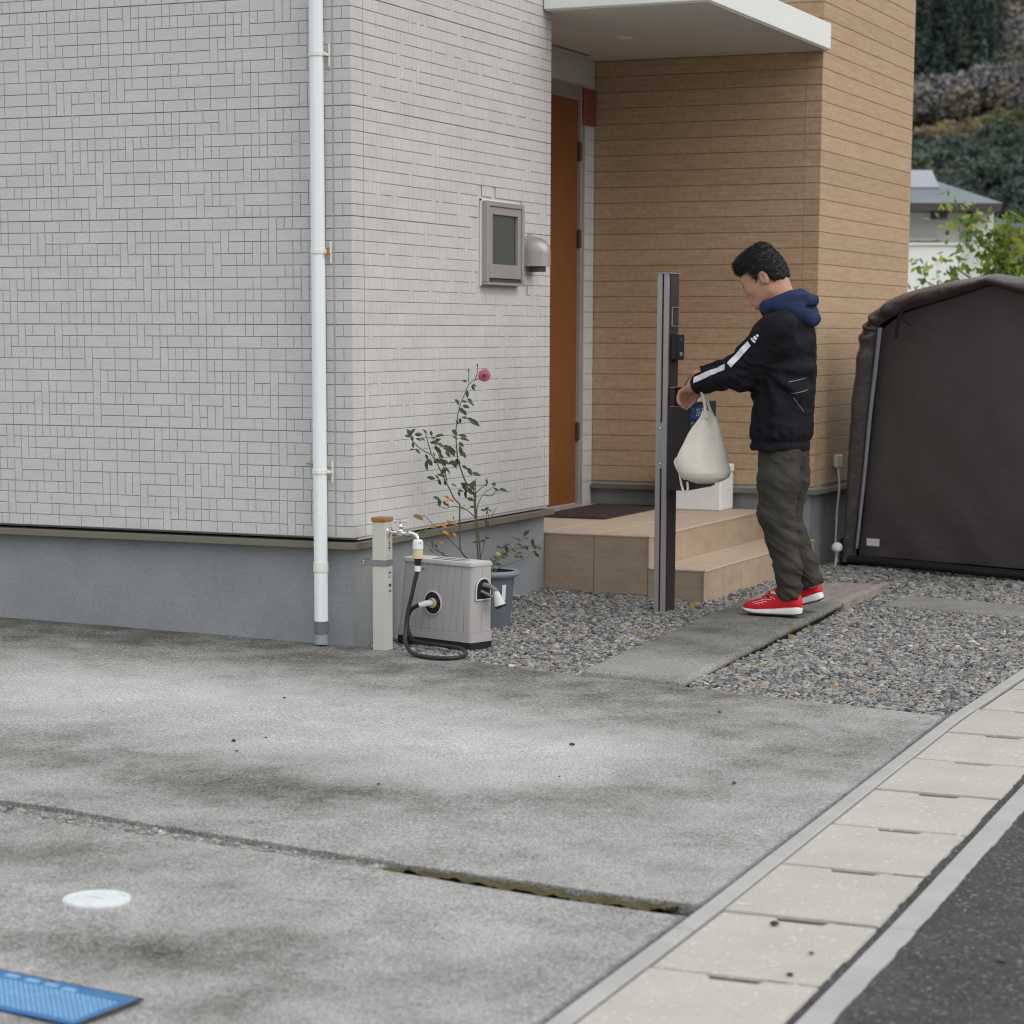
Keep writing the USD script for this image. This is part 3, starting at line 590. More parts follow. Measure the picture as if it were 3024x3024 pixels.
# ================================================================== steps at the door
ST = thing("entrance_steps", "two sandstone tiled steps in front of the brown front door", "steps", (0.4, 3.2, -0.47))
obj("step_core", cat(box(-0.03, 0.538, 2.206, 4.16, -0.7, -0.146), box(0.5385, 0.836, 2.206, 4.16, -0.7, -0.308)), "grout", ST)
g = 0.0015
for a, b in ((-0.04, 0.243), (0.243, 0.539)):
    obj("riser_tile", box(a + g, b - g, 2.198, 2.207, -0.443, -0.1435, 0.001), "tile", ST)
    obj("riser_tile", box(a + g, b - g, 2.1985, 2.207, -0.55, -0.446, 0.001), "tile", ST)
obj("riser_tile", box(0.539 + g, 0.843 - 0.0005, 2.198, 2.207, -0.61, -0.3055, 0.001), "tile", ST)
ys = [2.198, 2.493, 2.793, 3.093, 3.393, 3.693, 3.993, 4.165]
for i in range(7):
    y0, y1 = ys[i] + (g if i else -0.004), ys[i + 1] - g
    obj("riser_tile", box(0.5375, 0.546, y0, y1, -0.3045, -0.1435, 0.001), "tile", ST)
    obj("riser_tile", box(0.8355, 0.8445, y0, y1, -0.61, -0.3055, 0.001), "tile", ST)
    for a, b in ((-0.556, -0.345), (-0.345, -0.045), (-0.045, 0.253), (0.253, 0.551)):
        if a < -0.04 and y0 < 2.17: y0 = 2.18
        obj("tread_tile", box(a + g, b - g * (b < 0.5), y0, y1, -0.1515, -0.1405, 0.003), "tile_top", ST)
    obj("tread_tile", box(0.547, 0.8485, y0, y1, -0.3135, -0.3025, 0.003), "tile_top", ST)
    
obj("step_core", box(-0.556, -0.031, 2.18, 4.16, -0.6, -0.152), "grout", ST)
DM = thing("doormat", "dark brown doormat on the top step in front of the door", "doormat", (-0.2, 3.5, -0.14))
mv, mf = sheet(-0.46, -0.045, 3.08, 4.06, 0.012, lambda x, y: -0.1405 + 0.012 + (noise(np.stack([x * 120, y * 120, 0 * x], -1), 3) - 0.5) * 0.005)
obj("mat_pile", (mv, mf), "mat_brown", DM)
obj("mat_edge", box(-0.47, -0.036, 3.07, 4.07, -0.1402, -0.130, 0.003), "mat_brown", DM)
FB = thing("foam_box", "white foam cooler box standing on the top step behind the mailbox", "foam box", (0.1, 4.0, -0.14))
obj("box_body", box(-0.05, 0.346, 3.93, 4.165, -0.1402, 0.075, 0.008), "foam", FB)
obj("box_lid", box(-0.055, 0.351, 3.925, 4.166, 0.0755, 0.125, 0.008), "foam", FB)
obj("lid_ridge", box(-0.01, 0.306, 3.965, 4.13, 0.1248, 0.134, 0.004), "foam", FB)

# ================================================================== mailbox post
MAT["post"] = M("brown_post", (0.030, 0.022, 0.022), 0.45, 0.05, 9)
MAT["rail"] = M("silver_rail", (0.33, 0.32, 0.315), 0.42, 0.04, 9, metal=0.35)
MAT["box_brown"] = M("dark_brown_steel", (0.020, 0.016, 0.016), 0.5, 0.08, 9)
MAT["plate_black"] = M("black_plate", (0.022, 0.023, 0.028), 0.35, 0.05, 9)
MAT["black"] = M("black_plastic", (0.010, 0.011, 0.013), 0.35, 0.05, 9)
MAT["sticker_blue"] = M("blue_sticker", (0.012, 0.060, 0.20), 0.5, 0.08, 30)
MAT["ink_white"] = M("white_ink", (0.72, 0.74, 0.76), 0.6, 0.02, 9)
MAT["ink_blue"] = M("pale_blue_ink", (0.10, 0.30, 0.62), 0.6, 0.05, 9)
MAT["chrome"] = M("chrome", (0.78, 0.78, 0.80), 0.10, 0.02, 9, metal=1.0)
MAT["paper"] = M("paper", (0.55, 0.54, 0.53), 0.8, 0.05, 40)
PO = thing("mailbox_post", "tall brown and silver post with intercom and mailbox in front of the entrance steps", "mailbox post", (0.80, 1.75, -0.46))
obj("post", box(0.7615, 0.8225, 1.7005, 1.815, -0.7, 1.159, 0.002), "post", PO)
obj("post_rail", cat(box(0.757, 0.7815, 1.688, 1.702, -0.7, 1.159, 0.002), box(0.790, 0.8155, 1.688, 1.702, -0.7, 1.159, 0.002), box(0.757, 0.7612, 1.7025, 1.815, -0.7, 1.159, 0.001)), "rail", PO)
obj("post_cap", box(0.756, 0.8265, 1.687, 1.816, 1.1595, 1.165, 0.001), "rail", PO)
fc = obj("rail_cover", box(0.780, 0.7915, 1.6885, 1.700, 0.235, 0.455, 0.001), "rail", PO)
for z in (0.427, 0.257): obj("screw", lathe([(0, 0.0045), (0.005, 0.003), (0.0066, 0.0)], (0.7815, 1.688, z), 16, (0, -1, 0)), "chrome", PO, smooth=40)
obj("name_bracket", cat(box(0.8226, 0.8285, 1.681 + 0.03, 1.683 + 0.03, 0.912, 1.004), box(0.8226, 0.8285, 1.7131, 1.80, 1.001, 1.004), box(0.8226, 0.8285, 1.7131, 1.80, 0.912, 0.915)), "rail", PO)
ic = obj("intercom", box(0.8226, 0.856, 1.703, 1.808, 0.752, 0.878, 0.005), "black", PO, label="black door intercom with a camera eye")
obj("intercom_lens", lathe([(0, 0.004), (0.012, 0.003), (0.015, 0)], (0.856, 1.757, 0.842), 18, (1, 0, 0)), "plate_black", ic)
obj("call_button", box(0.8555, 0.859, 1.742, 1.772, 0.772, 0.79, 0.001), "rail", ic)
mb = obj("mailbox", cat(box(0.806, 0.9175, 1.690, 1.694, 0.131, 0.531), box(0.806, 0.9175, 2.076, 2.080, 0.131, 0.531), box(0.806, 0.9175, 1.6942, 2.0758, 0.131, 0.137), box(0.9135, 0.9174, 1.6942, 2.0758, 0.1372, 0.531), box(0.8275, 0.833, 1.690, 2.080, 0.5312, 0.622), box(0.833, 0.850, 1.690, 1.693, 0.5312, 0.622), box(0.8275, 0.833, 1.6942, 2.0758, 0.1372, 0.531)), "box_brown", PO, label="dark brown open mailbox")
obj("mailbox_rim", cat(box(0.826, 0.9185, 1.6885, 1.6935, 0.5313, 0.5335), box(0.827, 0.852, 1.6885, 2.081, 0.6222, 0.6245)), "rail", mb)
fp = obj("front_plate", box(0.9178, 0.926, 1.688, 2.092, 0.136, 0.553, 0.0015), "plate_black", PO, label="black front plate with the house number")
obj("address_sticker", box(0.926, 0.9268, 1.700, 1.93, 0.468, 0.533), "sticker_blue", fp)
obj("house_number", text("20-38", (0.9269, 1.853, 0.503), (0, 1, 0), (0, 0, 1), 0.036, 0.0006, width=0.125), "ink_white", fp)
st = []
for (y, z, w, h) in ((1.745, 0.520, 0.030, 0.004), (1.745, 0.512, 0.006, 0.016), (1.735, 0.506, 0.018, 0.003), (1.757, 0.506, 0.012, 0.003), (1.728, 0.488, 0.024, 0.003), (1.756, 0.489, 0.004, 0.014), (1.768, 0.486, 0.018, 0.003), (1.764, 0.480, 0.026, 0.003)):
    st.append(box(0.9268, 0.9274, y - w / 2, y + w / 2, z - h / 2, z + h / 2))
obj("address_marks", cat(*st), "ink_blue", fp)
st = []
for (y, z, w, h) in ((1.727, 0.448, 0.004, 0.030), (1.727, 0.452, 0.026, 0.003), (1.752, 0.458, 0.022, 0.003), (1.756, 0.446, 0.003, 0.024), (1.747, 0.436, 0.022, 0.003), (1.722, 0.410, 0.003, 0.036), (1.735, 0.414, 0.003, 0.040), (1.748, 0.410, 0.003, 0.034), (1.735, 0.425, 0.040, 0.003), (1.742, 0.385, 0.034, 0.003), (1.752, 0.375, 0.003, 0.020), (1.740, 0.362, 0.028, 0.003), (1.757, 0.352, 0.024, 0.003)):
    st.append(box(0.926, 0.9266, y - w / 2, y + w / 2, z - h / 2, z + h / 2))
obj("name_marks", cat(*st), "ink_white", fp)
lt = thing("letter", "grey folded letter standing in the open mailbox beside the man's hand", "letter", (0.90, 1.85, 0.4))
obj("envelope", obox((0.885, 1.80, 0.33), (0.012, 0.17, 0.02), (0.0, -0.028, 0.235), (0.0015, 0, 0)), "paper", lt)
obj("envelope", obox((0.895, 1.86, 0.33), (0.012, 0.15, 0.0), (0.0, -0.008, 0.225), (0.0015, 0, 0)), "paper", lt)

# ================================================================== tap post
MAT["tap_post"] = M("cream_post", (0.50, 0.505, 0.44), 0.5, 0.04, 5)
MAT["tap_cap"] = M("wood_cap", (0.33, 0.185, 0.065), 0.55, 0.0, 30, tint=(0.24, 0.12, 0.04), stretch=(6, 1, 1))
MAT["strap"] = M("grey_strap", (0.22, 0.215, 0.22), 0.5, 0.05, 9, metal=0.3)
MAT["sticker"] = M("pale_sticker", (0.40, 0.45, 0.50), 0.5, 0.05, 40)
MAT["ink_dark"] = M("dark_ink", (0.05, 0.045, 0.02), 0.6, 0.05, 9)
TP = thing("tap_post", "cream garden tap post with a brown cap standing by the house corner", "tap post", (0.134, 0.0, -0.47))
obj("post", box(0.101, 0.166, -0.032, 0.036, -0.56, 0.0795, 0.004), "tap_post", TP)
obj("cap", box(0.0975, 0.1695, -0.0355, 0.0395, 0.08, 0.0985, 0.003), "tap_cap", TP)
bd = obj("band", cat(box(0.0545, 0.1675, -0.0338, -0.0322, -0.110, -0.084), box(0.1662, 0.1677, -0.0321, 0.0375, -0.110, -0.084), box(0.0545, 0.0562, -0.0321, 0.034, -0.110, -0.084), box(-0.02, 0.0544, -0.0338, -0.0322, -0.110, -0.084) if False else box(0.0545, 0.056, -0.0339, -0.0321, -0.110, -0.084)), "strap", TP)
for z in (-0.092, -0.102): obj("bolt", lathe([(0, 0.006), (0.004, 0.005), (0.005, 0)], (0.063, -0.0338, z), 10, (0, -1, 0)), "chrome", bd)
X1 = 0.166
tp = obj("tap", cat(lathe([(0, 0), (0.026, 0), (0.026, 0.003), (0.012, 0.012), (0, 0.012)], (X1, 0.002, 0.038), 24, (1, 0, 0)), tube([(X1, 0.002, 0.036), (0.205, 0.002, 0.034), (0.255, 0.002, 0.031)], [0.009, 0.0095, 0.011], 14),
    lathe([(0, 0), (0.014, 0), (0.015, 0.02), (0.012, 0.024), (0.012, 0.035), (0.015, 0.037), (0.013, 0.046), (0.005, 0.048), (0.005, 0.056), (0, 0.056)], (0.218, 0.002, 0.024), 18), tube(spline([(0.245, 0.002, 0.032), (0.272, 0.002, 0.033), (0.294, 0.0, 0.026), (0.303, 0, 0.006), (0.304, 0, -0.006)], 20), [0.0115] * 2 + [0.010] * 19, 14) if False else
    tube(spline([(0.245, 0.002, 0.032), (0.272, 0.002, 0.033), (0.294, 0.0, 0.026), (0.303, 0, 0.006), (0.304, 0, -0.006)], 20), 0.0098, 14), lathe([(0, 0), (0.014, 0), (0.014, 0.014), (0, 0.014)], (0.252, 0.002, 0.032), 6, (1, 0, 0))), "chrome", TP, smooth=35, label="chrome tap with a cross handle")
hd = []
for k in range(4):
    a = k * math.pi / 2 + 0.5; d = np.array([math.cos(a), math.sin(a), 0]); c = np.array([0.218, 0.002, 0.083])
    hd.append(tube([c, c + d * 0.012, c + d * 0.026, c + d * 0.030], [0.005, 0.0036, 0.0052, 0.002], 10))
obj("tap_handle", cat(*hd, lathe([(0, -0.006), (0.008, -0.005), (0.008, 0.005), (0, 0.007)], (0.218, 0.002, 0.083), 14)), "chrome", tp, smooth=40)
fx, fy, fz = (0, 1, 0), (0, 0, 1), X1 + 0.0003
sk = obj("tap_sticker", cat(plate((fz, 0.006, -0.033), fx, fy, 0.020, 0.006, 0.0004)), "ink_dark", TP, label="small black pictogram label under the tap")
obj("pictogram", cat(text("S", (fz, 0.006, -0.015), fx, fy, 0.018, 0.0004, True), text("5", (fz, 0.006, -0.045), fx, fy, 0.010, 0.0004)), "ink_dark", TP)
rs = obj("round_sticker", lathe([(0, 0.0004), (0.0155, 0.0004), (0.0155, 0)], (X1, 0.008, -0.148), 28, (1, 0, 0)), "sticker", TP)
obj("sticker_print", cat(plate((X1 + 0.0005, 0.008, -0.139), fx, fy, 0.020, 0.007, 0.0003), plate((X1 + 0.0005, 0.008, -0.159), fx, fy, 0.014, 0.003, 0.0003)), "sticker_blue", rs)
qs = obj("square_sticker", plate((fz, 0.008, -0.205), fx, fy, 0.024, 0.036, 0.0004), "sticker", TP)
obj("sticker_print", cat(plate((X1 + 0.0008, 0.008, -0.1935), fx, fy, 0.022, 0.012, 0.0003), plate((X1 + 0.0008, 0.008, -0.219), fx, fy, 0.022, 0.006, 0.0003)), "sticker_blue", qs)

# ================================================================== hose reel with its hose
MAT["reel"] = M("grey_plastic", (0.40, 0.385, 0.385), 0.5, 0.05, 6, bump=0.1, bscale=200)
MAT["reel_line"] = M("groove_dirt", (0.16, 0.15, 0.15), 0.8, 0.1, 20)
MAT["reel_top"] = M("pale_plastic", (0.56, 0.57, 0.58), 0.5, 0.05, 6)
MAT["rubber"] = M("black_rubber", (0.014, 0.013, 0.015), 0.42, 0.1, 9)
MAT["cream"] = M("cream_plastic", (0.60, 0.50, 0.30), 0.45, 0.05, 9)
MAT["coupler_white"] = M("white_plastic", (0.72, 0.74, 0.74), 0.4, 0.03, 9)
MAT["nozzle"] = M("grey_nozzle", (0.15, 0.155, 0.16), 0.4, 0.05, 9)
HR = thing("hose_reel", "grey ribbed plastic hose reel box on the gravel beside the tap post", "hose reel", (0.27, 0.3, -0.465))
O = np.array([0.0541, 0.2989, 0.0]); E = np.array([0.95, -0.312, 0.0]); D = np.array([0.312, 0.95, 0.0])
DEP = 0.135
def ring(e0, e1, d0, d1, z, r=0.018, grooves=False, gd=0.0):
    pts = []
    def side(a, b, n):                                             # along one side with optional ribs
        a, b = np.array(a), np.array(b); L = np.linalg.norm(b - a); t = (b - a) / L; nrm = np.array([t[1], -t[0]])
        for s in np.linspace(0, 1, n): 
            p = a + (b - a) * s
            if grooves:
                q = ((s * L) % 0.0415); 
                if 0.002 < q < 0.0045 and 0.02 < s * L < L - 0.02: p = p - nrm * gd
            pts.append(p)
    side((e0 + r, d0), (e1 - r, d0), 171); 
    for c, a0 in (((e1 - r, d0 + r), -90), ((e1 - r, d1 - r), 0), ((e0 + r, d1 - r), 90), ((e0 + r, d0 + r), 180)):
        if a0 == 0: side((e1, d0 + r), (e1, d1 - r), 61)
        if a0 == 90: side((e1 - r, d1), (e0 + r, d1), 31)
        if a0 == 180: side((e0, d1 - r), (e0, d0 + r), 21)
        for t in np.linspace(a0 + 15, a0 + 75, 5): pts.append(np.array(c) + r * np.array([math.cos(math.radians(t)), math.sin(math.radians(t))]))
    return np.array([O + E * p[0] + D * p[1] + np.array([0, 0, z]) for p in pts])
def casing(z0, z1, grow, grooves, zs):
    R = []
    for z in zs:
        t = (z + 0.445) / 0.345; R.append(ring(0.004 + 0.040 * t - grow, 0.448 + 0.008 * t + grow, 0.0 + 0.002 * t - grow, DEP - 0.004 * t + grow, z, grooves=grooves, gd=0.003))
    return loft(R)
obj("casing", cat(casing(0, 0, 0.0, True, (-0.404, -0.30, -0.20, -0.112)), loft([ring(0.030, 0.458, -0.004, DEP + 0.002, z, 0.016) for z in (-0.116, -0.108)] + [ring(0.034, 0.454, 0.0, DEP - 0.002, -0.1005, 0.014)])), "reel", HR, smooth=30)
obj("casing_top", loft([ring(0.035, 0.453, 0.001, DEP - 0.003, z, 0.014) for z in (-0.1007, -0.099)]), "reel_top", HR, smooth=30)
gl = []
for k in range(1, 10):
    for zz in np.linspace(-0.40, -0.118, 2): pass
    a = 0.018 + 0.0415 * k + 0.003 + 0.002; 
    p0 = O + E * (0.004 + a) + D * (0.0012) + [0, 0, -0.40]; p1 = O + E * (0.004 + 0.038 + a * 0.93) + D * 0.003 + [0, 0, -0.118]
    gl.append(tube([p0, p1], 0.0012, 5))
obj("casing_grooves", cat(*gl), "reel_line", HR)
obj("casing_skirt", casing(0, 0, 0.004, False, (-0.446, -0.412, -0.405)), "reel", HR, smooth=30)
obj("base", loft([ring(0.0, 0.452, -0.004, DEP + 0.004, z) for z in (-0.485, -0.447)]), "black", HR, smooth=30)
hg = [obox(O + E * a + D * d + [0, 0, -0.0988], E * 0.19, D * 0.016, [0, 0, 0.0015]) for a, d in ((0.19, 0.030), (0.17, 0.078))]
obj("carry_slot", hg[0], "reel_line", HR); obj("carry_slot", hg[1], "reel_line", HR)
hc = O + E * 0.223 + D * 0.0 + [0, 0, -0.289]
hub = obj("hub", cat(lathe([(0, 0.002), (0.047, 0.004), (0.048, 0.0)], hc, 36, -D)), "black", HR, label="black round hub of the reel")
obj("hub_ring", lathe([(0.047, 0.0), (0.049, 0.006), (0.053, 0.006), (0.055, 0.0)], hc, 36, -D), "reel_top", hub, smooth=40)
obj("hub_ring", lathe([(0.016, 0.003), (0.017, 0.014), (0.021, 0.014), (0.023, 0.003)], hc, 30, -D), "cream", hub, smooth=40)
R0 = O + E * 0.4515
def rf(d, z, out=0.0): return R0 + D * d + E * (out + 0.008 * (z + 0.445) / 0.345) + np.array([0, 0, z])
arch = [(0.022, -0.262)] + [(0.067 + 0.045 * math.cos(t), -0.215 + 0.046 * math.sin(t)) for t in np.linspace(math.pi, 0, 16)] + [(0.112, -0.262)]
av = np.array([rf(d, z, 0.0015) for d, z in arch]); c0 = av.mean(0); k = len(av)
obj("opening", (np.vstack([av, c0]), np.array([(i, (i + 1) % k, k) for i in range(k)])), "black", HR, label="dark arched opening on the reel box end")
obj("opening_rim", tube([rf(d, z, 0.002) for d, z in arch + [arch[0]]], 0.0035, 8), "reel_top", HR, smooth=True)
nz = thing("spray_nozzle", "grey and white spray nozzle hanging out of the hose reel opening", "spray nozzle", tuple(rf(0.1, -0.26)))
q0, q1, q2 = rf(0.060, -0.195, -0.02), rf(0.098, -0.222, 0.045), rf(0.108, -0.285, 0.066)
obj("handle", cat(tube(spline([q0, rf(0.085, -0.203, 0.02), q1, q1 + (q2 - q1) * 0.15], 16), [0.011] * 12 + [0.014] * 4 if False else 0.0115, 12), tube(spline([rf(0.045, -0.215, -0.02), rf(0.07, -0.235, 0.02), rf(0.085, -0.25, 0.045)], 12), 0.007, 10)), "nozzle", nz, smooth=40)
obj("spray_head", tube([q1, q1 + (q2 - q1) * 0.12, q1 + (q2 - q1) * 0.9, q2], [0.011, 0.013, 0.024, 0.025], 22), "reel_top", nz, smooth=40)
obj("spray_rose", tube([q2 - (q2 - q1) * 0.02, q2 + (q2 - q1) * 0.16], [0.0262, 0.025], 22), "rubber", nz, smooth=40)
GQ = thing("garden_hose", "black hose running from the tap down to the gravel and into the reel hub", "garden hose", (0.3, 0.0, -0.45))
cc = np.array([0.304, 0.0, 0.0])
obj("coupling", lathe([(0, -0.032), (0.0225, -0.032), (0.0225, -0.006), (0.0215, 0.004), (0.017, 0.008), (0, 0.008)], cc, 26), "coupler_white", GQ, smooth=35, label="white hose coupling on the tap spout")
obj("coupling_screw", lathe([(0, 0.003), (0.003, 0.002), (0.0034, 0)], (0.304 + 0.018, -0.013, -0.005), 10, (0.8, -0.6, 0)), "strap", GQ)
obj("coupling_nut", lathe([(0, -0.073), (0.0205, -0.073), (0.0222, -0.071), (0.021, -0.036), (0.0195, -0.033), (0, -0.033)], cc, 26), "cream", GQ, smooth=35, label="cream coupling nut with faint print")
obj("coupling_collar", lathe([(0, -0.102), (0.0135, -0.102), (0.016, -0.074), (0, -0.074)], (0.3035, 0, 0), 24), "rubber", GQ, smooth=35)
obj("coupling_ring", lathe([(0, -0.127), (0.0125, -0.127), (0.0125, -0.1025), (0, -0.1025)], (0.302, 0, 0), 24), "coupler_white", GQ, smooth=35)
hz = -0.462
path = [(0.301, 0.0, -0.125), (0.294, -0.010, -0.17), (0.284, -0.022, -0.233), (0.271, -0.032, -0.30), (0.268, -0.045, -0.362), (0.278, -0.075, -0.415), (0.315, -0.115, -0.450), (0.375, -0.165, hz), (0.48, -0.215, hz), (0.55, -0.195, hz), (0.572, -0.115, hz), (0.53, -0.01, hz + 0.004), (0.46, 0.065, hz + 0.006), (0.37, 0.085, -0.452)]
hub_pt = lambda e, z, out: O + E * e - D * out + np.array([0, 0, z])
path += [tuple(hub_pt(0.20, -0.452, 0.085)), tuple(hub_pt(0.145, -0.415, 0.075)), tuple(hub_pt(0.128, -0.364, 0.065)), tuple(hub_pt(0.150, -0.320, 0.062)), tuple(hub_pt(0.185, -0.298, 0.055)), tuple(hub_pt(0.212, -0.290, 0.035))]
obj("hose", tube(spline(path, 220), 0.0088, 14), "rubber", GQ, smooth=True)
obj("hub_connector", tube([hub_pt(0.190, -0.297, 0.052), hub_pt(0.205, -0.293, 0.042), hub_pt(0.214, -0.289, 0.030), hub_pt(0.222, -0.289, 0.004)], [0.0125, 0.013, 0.0135, 0.0135], 18), "coupler_white", GQ, smooth=35)

# ================================================================== flower pot and rose
MAT["pot"] = M("grey_blue_pot", (0.10, 0.115, 0.145), 0.5, 0.08, 5)
MAT["pot_rim"] = M("pot_rim", (0.20, 0.225, 0.27), 0.5, 0.08, 12)
MAT["potsoil"] = M("potting_soil", (0.035, 0.028, 0.024), 0.95, 0.4, 60, bump=1.0, bscale=120, dist=0.01)
MAT["label"] = M("white_label", (0.66, 0.68, 0.72), 0.6, 0.03, 30)
PC = np.array([0.228, 0.945, 0.0])
FP = thing("flower_pot", "grey blue plastic flower pot with a white label behind the hose reel", "flower pot", (0.228, 0.945, -0.475))
obj("pot_body", lathe([(0, -0.485), (0.084, -0.485), (0.106, -0.232), (0.100, -0.232), (0.080, -0.45), (0, -0.45)], PC, 40), "pot", FP, smooth=35)
obj("pot_rim", lathe([(0.1065, -0.244), (0.126, -0.236), (0.131, -0.226), (0.129, -0.214), (0.122, -0.210), (0.104, -0.216)], PC, 40), "pot_rim", FP, smooth=60)
sv, sf = sheet(-0.1, 0.1, -0.1, 0.1, 0.008, lambda x, y: -0.232 + (fbm(np.stack([x * 60, y * 60, 0 * x], -1), 3, 4) - 0.5) * 0.03)
ok_ = np.hypot(sv[:, 0], sv[:, 1]) < 0.103; sv = sv + PC; obj("potting_soil", (sv, sf[ok_[sf].all(1)]), "potsoil", FP, smooth=True)
a0 = math.radians(-38)
lb = np.array([[PC + np.array([(0.0868 + (0.106 - 0.084) * (z + 0.485) / 0.253 - 0.0022) * math.cos(a), (0.0868 + (0.106 - 0.084) * (z + 0.485) / 0.253 - 0.0022) * math.sin(a), z]) for z in (-0.345, -0.272)] for a in np.linspace(a0, a0 + 0.2, 5)])
obj("pot_label", (lb.reshape(-1, 3), np.array([(2 * i, 2 * i + 2, 2 * i + 3, 2 * i + 1) for i in range(4)])), "label", FP)

MAT["stem"] = M("rose_stem", (0.085, 0.095, 0.045), 0.6, 0.3, 30)
MAT["leaf0"] = M("rose_leaf", (0.050, 0.075, 0.035), 0.55, 0.35, 40, trans=0.25)
MAT["leaf1"] = M("orange_leaf", (0.48, 0.20, 0.035), 0.6, 0.25, 60, trans=0.3)
MAT["leaf2"] = M("yellow_leaf", (0.52, 0.36, 0.06), 0.6, 0.2, 60, trans=0.3)
MAT["leaf3"] = M("fresh_leaf", (0.10, 0.15, 0.055), 0.5, 0.3, 40, trans=0.3)
MAT["leaf4"] = M("dull_leaf", (0.15, 0.12, 0.05), 0.6, 0.3, 40, trans=0.25)
MAT["petal"] = M("pink_petal", (0.72, 0.20, 0.36), 0.6, 0.0, 30, tint=(0.62, 0.09, 0.24), trans=0.35)
MAT["bud"] = M("rose_bud", (0.16, 0.09, 0.05), 0.6, 0.3, 40)
ST = [[(1.023,-0.194),(0.987,-0.053),(0.963,0.096),(0.951,0.165),(0.869,0.204),(0.822,0.255),(0.782,0.31),(0.767,0.368),(0.759,0.435),(0.771,0.482),(0.793,0.539),(0.822,0.571),(0.88,0.627),(0.914,0.651),(0.985,0.664),(1.056,0.675)], [(1.047,-0.196),(1.005,-0.03),(0.981,0.046),(0.974,0.149),(0.978,0.22)], [(0.987,-0.191),(0.869,-0.136),(0.714,-0.056),(0.618,-0.01),(0.518,0.036),(0.431,0.079),(0.367,0.089)], [(0.999,-0.192),(0.823,-0.113),(0.805,-0.039),(0.799,0.073),(0.799,0.107),(0.742,0.135),(0.702,0.171),(0.652,0.216),(0.607,0.257),(0.563,0.297),(0.519,0.332),(0.476,0.348),(0.411,0.365),(0.348,0.391),(0.306,0.415),(0.285,0.453)], [(0.663,0.221),(0.63,0.279),(0.574,0.339),(0.541,0.378),(0.509,0.421)], [(0.987,0.031),(0.998,0.094),(1.07,0.143),(1.167,0.162),(1.203,0.175)], [(0.974,0.149),(1.046,0.174),(1.106,0.186),(1.1,0.216)], [(1.082,0.133),(1.167,0.127),(1.204,0.145),(1.315,0.141)], [(0.975,0.037),(0.88,0.077),(0.742,0.101),(0.652,0.097),(0.585,0.111),(0.541,0.124)], [(1.12,-0.203),(1.206,-0.17),(1.355,-0.148),(1.496,-0.113),(1.574,-0.088),(1.6,-0.069)], [(1.169,-0.207),(1.293,-0.157),(1.419,-0.143),(1.614,-0.148),(1.747,-0.159)], [(1.206,-0.216),(1.42,-0.204),(1.549,-0.2),(1.654,-0.183),(1.735,-0.211)], [(0.498,0.347),(0.465,0.395),(0.444,0.433),(0.423,0.448)], [(1.011,-0.193),(1.047,-0.132),(1.083,-0.06),(1.119,0.007),(1.119,0.051)], [(0.897,0.656),(0.9,0.684),(0.897,0.708)], [(0.973,0.666),(0.996,0.697),(0.996,0.729)], [(1.143,0.025),(1.192,0.056),(1.216,0.072)], [(0.811,-0.165),(0.64,-0.112),(0.518,-0.064),(0.409,-0.029)], [(0.409,-0.144),(0.629,-0.111),(0.731,-0.144),(0.765,-0.161)]]
